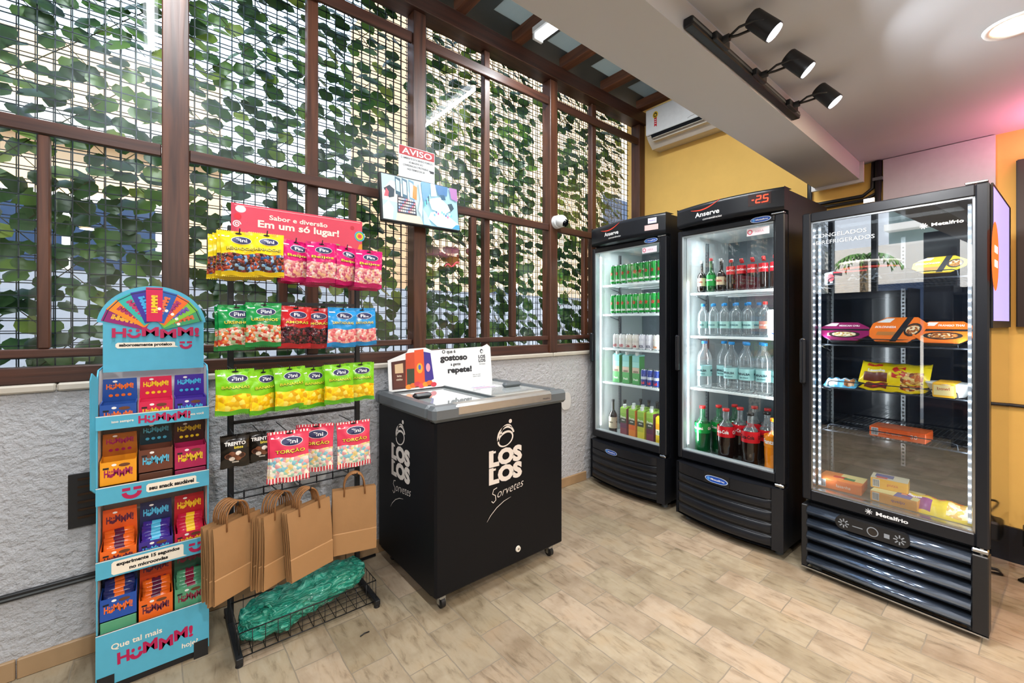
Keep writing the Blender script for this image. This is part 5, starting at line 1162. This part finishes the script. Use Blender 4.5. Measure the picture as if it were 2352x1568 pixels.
for k in range(4): place(F1, juices[(k+1) % 4][1], .265+k*.085, .19, zf-.028, '%s juice carton in the second row, behind the front cartons' % juices[(k+1) % 4][0], 'carton', 'juice cartons')
# bottles
def bottle(nm, r, h, neck, body_m, capm, labelm, lz0, lz1, words, liquid=None, lv=.8, waist=0, facets=22):
    t = thing(nm, None, 'bottle'); hs = h-neck
    prof = [(r*.55, .001), (r*.9, .004), (r, .02)]
    for k in range(1, 8):
        z = .02+(hs-.02)*.72*k/7; rr_ = r*(1-waist*math.exp(-((z/h-.22)/.07)**2)); prof.append((rr_, z))
    z1 = prof[-1][1]
    for k in range(1, 9): u = k/8; prof.append((r+(r*.34-r)*(u**1.6*.35+.65*(1-math.cos(u*PI/2))), z1+(hs-z1)*u))
    prof.append((r*.33, h-.018))
    if liquid:
        cut = h*lv; lp = [(a*.985 if i else a, b) for i, (a, b) in enumerate(prof) if b < cut]; q = MB(); q.lathe(lp, facets, liquid, cap=True); q.obj('liquid', t)
        q = MB(); q.lathe([(a, b) for a, b in prof if b >= cut-.02], facets, body_m, cap=False); q.obj('shell', t)
    else: MB().lathe(prof, facets, body_m, cap=False).obj('shell', t)
    q = MB(); q.lathe([(r*.40, h-.018), (r*.40, h-.002), (r*.36, h)], 16, capm); q.obj('cap', t)
    q = MB(); q.lathe([(r*1.006, h*lz0), (r*1.006, h*lz1)], facets, labelm, cap=False)
    for a in (0, 2.1, -2.1):
        for s_, z, hh, ww, m in words: wraptext(q, s_, h*z, hh, m, r*1.006, ww, .03, a, .0004)
    q.obj('label', t)
    return Proto(t)
WHITE_ = C('f4f2f0', .3)
CAPB, CAPR, CAPO, CAPG = C('1f8fd8', .3), C('d83030', .3), C('f08a1c', .3), C('c8ccd0', .3)
COKE, ORL, GRB = mat('cola_liquid', '1c0d0a', .06, coat=.8), mat('orange_soda', 'f08a10', .1, coat=.8), mat('green_soda', '0e4a26', .06, coat=.8)
dk = bottle('glass_bottle', .034, .285, .085, mat('dark_glass', '14120e', .06, coat=.8), BLK, C('c8bca0'), .18, .50, [('Vinho', .36, .016, .045, C('3a3024'))])
for k in range(2): place(F1, dk, .115+k*.065, .13+.07*k, zf-.028, 'dark wine bottle with cream label, %s' % ['far left at the bottom of the leftmost fridge', 'behind the cartons beside the other wine bottle'][k], 'bottle', 'dark bottles in the leftmost fridge')
for k in range(4): place(F1, dk, .24+k*.08, .33, zf-.028, 'dark bottle in the rear row of the leftmost fridge, %s from the left' % ORD[k], 'bottle', 'dark bottles in the leftmost fridge')
# fridge 2
water_s = bottle('water_bottle', .033, .215, .03, PET, CAPB, C('a8d4d0', .4), .24, .45, [('Camila' if 0 else 'MINALBA', .34, .010, .045, C('2c6470'))])
water_r = bottle('water_bottle', .033, .215, .03, PET, CAPR, C('d88a78', .4), .24, .45, [('com gás', .34, .010, .045, WHITE_)])
water_l = bottle('water_bottle', .046, .315, .045, PET, CAPB, C('9fd0d0', .4), .26, .48, [('MINALBA', .38, .014, .07, C('2a3c48')), ('água mineral', .31, .008, .05, C('3c6c74'))])
for k in range(5): place(F2, water_s, .115+k*.074, .12, 1.2355, 'small clear water bottle with blue cap, %s from the left' % ORD[k], 'bottle', 'small water bottles')
place(F2, water_r, .115+5*.074+.02, .12, 1.2355, 'small clear water bottle with red cap beside the white box', 'bottle', 'small water bottles')
for k in range(5): place(F2, water_s, .14+k*.074, .20, 1.2355, 'small clear water bottle with blue cap in the second row, %s from the left' % ORD[k], 'bottle', 'small water bottles')
q = MB(); q.box(-.05, .05, 0, .10, 0, .165, WHT, .004); 
for s in (0,): q.text('Água', 0, .055, .032, C('2a50b0'), -.001, w=.10, bold=.03, rot=PI/2); q.stroke([(.042, .02), (.042, .15)], .004, C('2a50b0'), -.001)
tag(q.obj('water_box', loc=F2.w(.575, .10, 1.2355), rot=(0, 0, F2.r)), 'white carton with blue lettering right of the small water bottles', 'carton')
for k, x in enumerate([.12, .30, .395, .495, .59]): place(F2, water_l, x, .13+.0*k, .8855, 'large clear water bottle with blue cap, %s from the left in the front row' % ORD[k], 'bottle', 'large water bottles')
for k, x in enumerate([.20, .34, .44, .54]): place(F2, water_l, x, .235, .8855, 'large clear water bottle with blue cap, %s from the left in the second row' % ORD[k], 'bottle', 'large water bottles')
RED_ = C('d01826', .3)
colab = [('Coca-Cola', .58, .022, .085, WHITE_)]
coke = bottle('soda_bottle', .052, .34, .075, PET, CAPR, RED_, .48, .68, colab, COKE, .72, .10); zero = bottle('soda_bottle', .052, .34, .075, PET, C('23201f', .3), RED_, .48, .68, [('Coca-Cola', .58, .022, .085, C('1c1414'))], COKE, .72, .10)
fanta = bottle('soda_bottle', .052, .33, .075, PET, CAPO, C('f09018', .3), .50, .70, [('Fanta', .60, .026, .07, C('f4f4f4'))], ORL, .78, .06)
guar = bottle('soda_bottle', .050, .33, .075, glassmat('green_pet', (.25, .62, .40), 2.0, .03, .12), CAPR, C('128a3c', .3), .46, .66, [('Guaraná', .56, .018, .075, C('f0e8e0'))], GRB, .74, .06)
z2 = .4305
for pr, x, y, lb in [(guar, .10, .14, 'green soda bottle with red cap, front left'), (guar, .155, .25, 'green soda bottle behind the front green bottle'), (guar, .21, .36, 'green soda bottle in the third row at the left'), (coke, .27, .12, 'cola bottle with red cap, foremost'), (coke, .305, .235, 'cola bottle with red cap in the second row'), (coke, .345, .35, 'cola bottle with red cap in the third row'),
    (zero, .425, .11, 'cola bottle with black cap, foremost'), (zero, .475, .22, 'cola bottle with black cap in the second row'), (coke, .43, .34, 'cola bottle with red cap behind the black capped ones'), (zero, .54, .33, 'cola bottle with black cap in the third row'), (fanta, .562, .10, 'orange soda bottle with orange cap')]:
    place(F2, pr, x, y, z2, lb+' at the bottom of the middle fridge', 'bottle', 'large soda bottles', R.uniform(-.3, .3))
GG = mat('green_glass', '0d5a28', .08, coat=.7); DG = mat('amber_glass', '180c08', .08, coat=.7)
sg = bottle('glass_bottle', .028, .225, .08, GG, CAPR, C('1aa048'), .18, .50, [('Sprite' if 0 else 'Beats', .36, .014, .045, WHITE_)])
sb = bottle('glass_bottle', .027, .200, .06, PET, CAPR, RED_, .52, .78, [('Coca-Cola', .65, .012, .055, WHITE_)], COKE, .80)
sd_ = bottle('glass_bottle', .027, .215, .075, DG, CAPG, C('d8c4a0'), .2, .45, [('Malz', .33, .012, .04, C('b02828'))])
k = 0
for x, pr, nm in [(.105, sd_, 'dark glass bottle with cream label'), (.170, sg, 'green glass bottle with red cap'), (.235, sd_, 'dark glass bottle with cream label'), (.300, sb, 'small cola bottle'), (.365, sb, 'small cola bottle'), (.430, sb, 'small cola bottle'), (.495, sb, 'small cola bottle'), (.560, sb, 'small cola bottle')]:
    place(F2, pr, x, .12, 1.5255, '%s, %s from the left in the front row, top shelf of the middle fridge' % (nm, ORD[k]), 'bottle', 'small bottles on the top shelf'); k += 1
for k in range(7): place(F2, sb if k > 2 else sd_, .135+k*.066, .20, 1.5255, '%s in the second row on the top shelf, %s from the left' % ('small cola bottle' if k > 2 else 'dark glass bottle', ORD[k]), 'bottle', 'small bottles on the top shelf')
# --- fridge 3 contents
def tray(nm, c, band, strip, photo, word, label, x, y, z, rz, tilt, wd=.20, dp=.15, mirror=1):
    t = thing(nm, label, 'ready meal', F3.w(x, y, z)); t.rotation_euler = (0, 0, F3.r+rz); oc = .045
    def octo(s): a, b, k = wd/2*s, dp/2*s, oc*s; return [(-a+k, -b), (a-k, -b), (a, -b+k), (a, b-k), (a-k, b), (-a+k, b), (-a, b-k), (-a, -b+k)]
    M = Matrix.Rotation(tilt, 4, 'X') @ Matrix.Translation((0, dp/2, 0))
    q = MB(); lo, hi = octo(.86), octo(1)
    q.add([(a, b, 0) for a, b in lo]+[(a, b, .026) for a, b in hi], [tuple(range(8))]+[(i, (i+1) % 8, 8+(i+1) % 8, 8+i) for i in range(8)], BLK); q.xf(M); q.obj('tray', t)
    q = MB(); q.prism(octo(1.02), .026, .031, C(c, .4), 'xy')
    def top(pts, m, e): q.add([(a*mirror if mirror == -1 else a, b, .0315+e) for a, b in (pts if mirror == 1 else pts[::-1])], [tuple(range(len(pts)))], m)
    top([(-.07, -.02), (.02, -.02), (.02, -.045), (-.07, -.045)][::-1], C(photo[0]), .0003); 
    if band: top([(-wd*.02, -dp*.52), (wd*.10, -dp*.52), (wd*.22, dp*.52), (wd*.10, dp*.52)], C('1c1c20'), .0004)
    else: top([(-wd*.5, dp*.02), (wd*.5, dp*.02), (wd*.5, dp*.12), (-wd*.5, dp*.12)], C('1c1c20'), .0004)
    n_ = 14; cx, cy = (wd*.30, -dp*.02) if band else (0, -dp*.20); rx, ry = (wd*.14, dp*.24) if band else (wd*.30, dp*.16)
    if not band or 1:
        top([(cx+rx*1.1*math.cos(2*PI*i/n_), cy+ry*1.15*math.sin(2*PI*i/n_)) for i in range(n_)], C('2c2420'), .0006); top([(cx+rx*.85*math.cos(2*PI*i/n_), cy+ry*.85*math.sin(2*PI*i/n_)) for i in range(n_)], candymat('meal_'+nm+c, photo, 120), .0009)
    top([(-wd*.44, dp*.28), (-wd*.18, dp*.28), (-wd*.12, dp*.46), (-wd*.28, dp*.46)], C('e8e6e2'), .0005)
    v, f, tw, th = textmesh(word, .03, 0); q.add([(p[0]*.085/tw-(wd*.22 if band else -.02), p[1]*.02+dp*(.08 if band else .30), .0326) for p in v], f, C('f6ece4'))
    q.xf(M); q.obj('sleeve', t)
    # front band of sleeve
    return t
tray('meal_tray', '8c1c58', False, None, ['e8d8b0', 'c8a060', 'f0e8d0'], 'MEXICAN CHILI', 'purple sleeved ready meal tray on the middle shelf, left', .155, .10, 1.2105, .22, .62)
tray('meal_tray', 'ee7420', True, None, ['b8763a', '8c4a28', 'e8d0a8'], 'BOLONHESA', 'orange sleeved ready meal tray with diagonal black band, middle shelf centre', .345, .12, 1.2105, -.15, .74, .21, .17)
tray('meal_tray', 'ee7420', False, None, ['c8a878', '8a6a48', 'e8e0d0'], 'FRANGO THAI', 'orange sleeved ready meal tray at the right of the middle shelf', .52, .10, 1.2105, .0, .66, .20, .15)
tray('meal_tray', 'e8c020', True, None, ['c89048', 'a86a30', 'f0e0b0'], 'STROGONOFF', 'yellow sleeved ready meal tray at the right of the top shelf', .50, .14, 1.5305, .0, .66, .18, .13)
def fbox(label, x, y, z, wd, dp, h, rz, base, tops, words, group=None, rx=0):
    q = MB(); q.box(-wd/2, wd/2, 0, dp, 0, h, C(base), .003)
    for (a, b, c, d_, col_) in tops: e = .0006+.0002*tops.index((a, b, c, d_, col_)); q.add([(-wd/2+wd*a, dp*c, h+e), (-wd/2+wd*b, dp*c, h+e), (-wd/2+wd*b, dp*d_, h+e), (-wd/2+wd*a, dp*d_, h+e)], [(0, 1, 2, 3)], C(col_))
    for (s_, x_, z_, hh, ww, m) in words: q.text(s_, x_*wd, z_*h, hh, C(m), -.001, w=ww)
    q.rect(-wd/2+.008, -wd/2+.035, h*.15, h*.9, WHT, -.0008)
    for k in range(7): q.rect(-wd/2+.010+k*.0035, -wd/2+.0117+k*.0035, h*.2, h*.85, BLK, -.0011)
    return tag(q.obj('food_box', loc=F3.w(x, y, z), rot=(rx, 0, F3.r+rz)), label, 'food box', group)
fbox('orange frozen food box at the bottom left of the rightmost fridge', .135, .10, .4405, .185, .15, .052, .08, 'f07838', [(0, 1, 0, 1, 'f2883c'), (.45, 1, .3, 1, 'e8d890'), (.3, .6, .35, .6, 'd02828'), (.55, .8, .3, .55, '1e7a44')], [('lasanha', .1, .5, .016, .06, 'f4e8d8')], 'frozen food boxes')
fbox('yellow and blue frozen food box lying at the bottom centre', .355, .085, .4405, .175, .15, .05, -.02, 'f0a040', [(0, 1, 0, 1, 'e8dc98'), (.5, .85, 0, .5, '4a5aa8'), (.6, .95, .35, .7, 'e88a50')], [('queijo', .1, .5, .014, .05, '4a3c9c')], 'frozen food boxes')
fbox('yellow box with blue label stacked on another box at the bottom centre', .325, .15, .4908, .14, .10, .05, .12, 'f4b432', [(0, 1, 0, 1, 'e4e0c0'), (.1, .6, .3, .9, '4458a0'), (.15, .45, .1, .4, 'd84848')], [('pizza', .1, .5, .013, .04, 'c84820')], 'frozen food boxes')
fbox('flat orange box alone on the lower wire shelf', .36, .12, .7555, .21, .13, .048, -.03, 'f06428', [(0, 1, 0, 1, 'e06a34'), (.1, .7, .2, .8, 'c86a44')], [('pão de queijo', -.12, .5, .014, .09, 'f4dcc8'), ('30', .30, .5, .018, .025, 'f4e8dc')])
def pouch(label, x, y, z, wd, dp, h, rz, c, cband, words, tilt=0, nm='food_pouch', rough=.25, photo=None):
    q = MB(); b = C(c, rough); cb = C(cband, rough); ph = candymat('pouch_photo_'+c, photo, 70) if photo else cb
    def f(u, v):
        e = min(1, min(u, 1-u)/.12)**.6; e2 = math.sin(PI*min(max(v*2 % 1, .0), 1))**.5
        X = (u-.5)*wd; 
        if v <= .5: y_ = dp*(v*2)-dp/2; z_ = h*e*max(.02, 1-abs(2*(v*2)-1)**2.2)+.004*math.sin(u*23)*e
        else: y_ = dp/2-dp*(v*2-1); z_ = 0
        return (X, y_, z_+.001+(.012*(1-e)))
    q.surf(f, 26, 24, b, mfn=lambda u, v: (cb if .08 < u < .42 and .06 < v < .2 else ph if (.60 < u < .92 and .04 < v < .26) else b))
    for s_, x_, y_, hh, ww, m in words:
        v, f_, tw, th = textmesh(s_, .05, 0)
        out = []
        for p in v:
            X = x_*wd+p[0]*ww/tw; Y = y_*dp+p[1]*hh/.72; vv = (Y+dp/2)/dp/2; uu = X/wd+.5; P = f(uu, min(max(vv, .01), .49)); out.append((X, Y, P[2]+.0015))
        q.add(out, f_, C(m))
    return tag(q.obj(nm, loc=F3.w(x, y, z), rot=(0, 0, 0)), label, 'food pouch', 'frozen food pouches'), q
def setrot(o, rz, tilt): o.rotation_euler = (Matrix.Rotation(F3.r+rz, 4, 'Z') @ Matrix.Rotation(tilt, 4, 'X')).to_euler()
o, _ = pouch('yellow frozen food bag with large red letter lying under the propped one', .34, .17, .9855, .25, .14, .035, 0, 'f0cc18', '7a3a28', [('Sadia', -.2, -.3, .014, .05, 'c8202c')], photo=['e8c878', 'c86a30', '7a3a28']); setrot(o, .02, 0)
o, _ = pouch('yellow frozen food bag with large red letter propped up on its shelf', .335, .21, 1.062, .27, .13, .03, 0, 'f2d61c', '6a3424', [('Sadia', -.28, .28, .020, .065, 'd8321c'), ('Lasanha', -.24, .0, .014, .07, 'f0e4d0'), ('S', .08, .0, .062, .055, 'd02c20')], photo=['e8c878', 'c86a30', '8a4a30', 'd8a058']); setrot(o, -.04, .95)
o, _ = pouch('light blue frozen food bag at the left of its shelf', .13, .16, .9855, .14, .11, .04, 0, '5ab4dc', 'e8ecf0', [('SABOR', .1, -.1, .014, .05, 'f4f4f4')], photo=['c88a58', 'e0b080', 'a8683c']); setrot(o, .1, .15)
t = thing('food_bowl', 'white bowl meal with yellow sleeve at the right of its shelf', 'ready meal', F3.w(.535, .17, .9855)); t.rotation_euler = (0, 0, F3.r)
MB().lathe([(.05, 0), (.055, .004), (.078, .055), (.082, .058), (.078, .062)], 28, WHT).obj('bowl', t)
q = MB(); q.box(-.045, .030, -.080, .080, .0, .066, C('f2b428'), .004); q.box(-.04, .025, -.0812, -.080, .01, .055, C('e8d090')); q.text('bowl', -.008, .04, .014, C('b03a20'), -.082, w=.04); q.obj('sleeve', t)
o, _ = pouch('yellow frozen bread bag with purple label lying at the bottom right', .505, .165, .4405, .27, .15, .06, 0, 'f4d22c', '8a2a80', [('Pão de Alho', .05, .1, .028, .13, 'e8682c'), ('Santa', -.3, -.1, .014, .05, 'f4e8f0')], photo=['f0d898', 'd8a858', 'f4e4b8']); setrot(o, -.05, .12)
# dark pizza packs on the top shelf
for k, (x, y, h_, c1, lb) in enumerate([(.20, .13, .062, '15171d', 'black shrink wrapped pizza pack with red stripe, lying low on the top shelf')]):
    t = thing('pizza_pack', lb, 'pizza', F3.w(x+.03, y-.02, 1.5305)); t.rotation_euler = (0, 0, F3.r+.03)
    q = MB(); q.surf(lambda u, v: ((u-.5)*.33, .0+.002*math.sin(u*30)+(.0 if v < .5 else 0)+.30*max(0, v*2-1), (h_*min(1, v*2))*(1+.10*math.sin(u*17)*.4)+.006*math.sin(u*PI)), 40, 16, mat('black_film', '10131a', .14, coat=.5)); q.box(-.163, .163, .004, .30, .0, h_*.9, BLK); q.obj('pack', t)
    q = MB(); q.rect(-.12, .02, h_*.86, h_*.98, C('c02030'), -.004); q.text('AXIA', .01, h_*.42, .030, C('7c848c'), -.004, w=.14, bold=.02); q.disc(-.135, h_*.5, .018, .02, C('b0303a'), -.004); q.obj('print', t)
for k in range(3):
    q = MB(); n_ = 30; q.lathe([(.001, 0), (.125, 0), (.13, .006), (.128, .012), (.001, .014)], 32, C(['c03428', '22262c', 'd8c8b8'][k], .3)); q.box(-.08, .08, -.03, .03, .0141, .0146, C('e8e0d8'))
    tag(q.obj('pizza_box', loc=F3.w(.22, .26, 1.5305+.070+.0*k+.016*k), rot=(0, 0, F3.r)), '%s pizza stacked on the black pack on the top shelf' % ['lowest', 'middle', 'topmost'][k], 'pizza', 'pizzas on the top shelf')

# screen on the side of the rightmost fridge
t = thing('advert_screen', 'lilac lit advert screen with an orange disc beside the rightmost fridge', 'screen', F3.w(W3+.0015, .03, 1.30)); t.rotation_euler = (0, 0, F3.r+PI/2)
sl = .66
MB().box(0, sl, -.006, .0, 0, .60, BLK).obj('housing', t)
q = MB(); q.rect(.004, sl-.09, .03, .585, mat('screen_lilac', 'a8a0f0', .3, emit=1.0, var=.02), -.0072); q.disc(.05, .30, .115, .145, mat('screen_orange', 'f06a28', .3, emit=1.1, var=.02), -.008, 32)
q.rect(-.0+.02, .12, .315, .345, em('f4f0ee', 1), -.009); q.rect(.02, .12, .255, .285, em('f4f0ee', 1), -.009); q.obj('screen', t)

# unseen pink lamp, added outside the frame for the pink glow on the ceiling
t = thing('pink_glow_lamp', 'unseen pink lamp tube added right of the view for the ceiling glow', 'sign', (BX-.04, -.75, 2.25))
q = MB(); q.tube([(0, -.35+.05*k, .03*math.sin(k*1.1)) for k in range(15)], .008, 8, mat('pink_glow_tube', 'ff5a80', .4, emit=12, var=0)); q.obj('tube', t)
area('pink_glow_light', (-.22, .25, -.12), (PI, 0, 0), .3, .9, 13, (1, .22, .36), t)
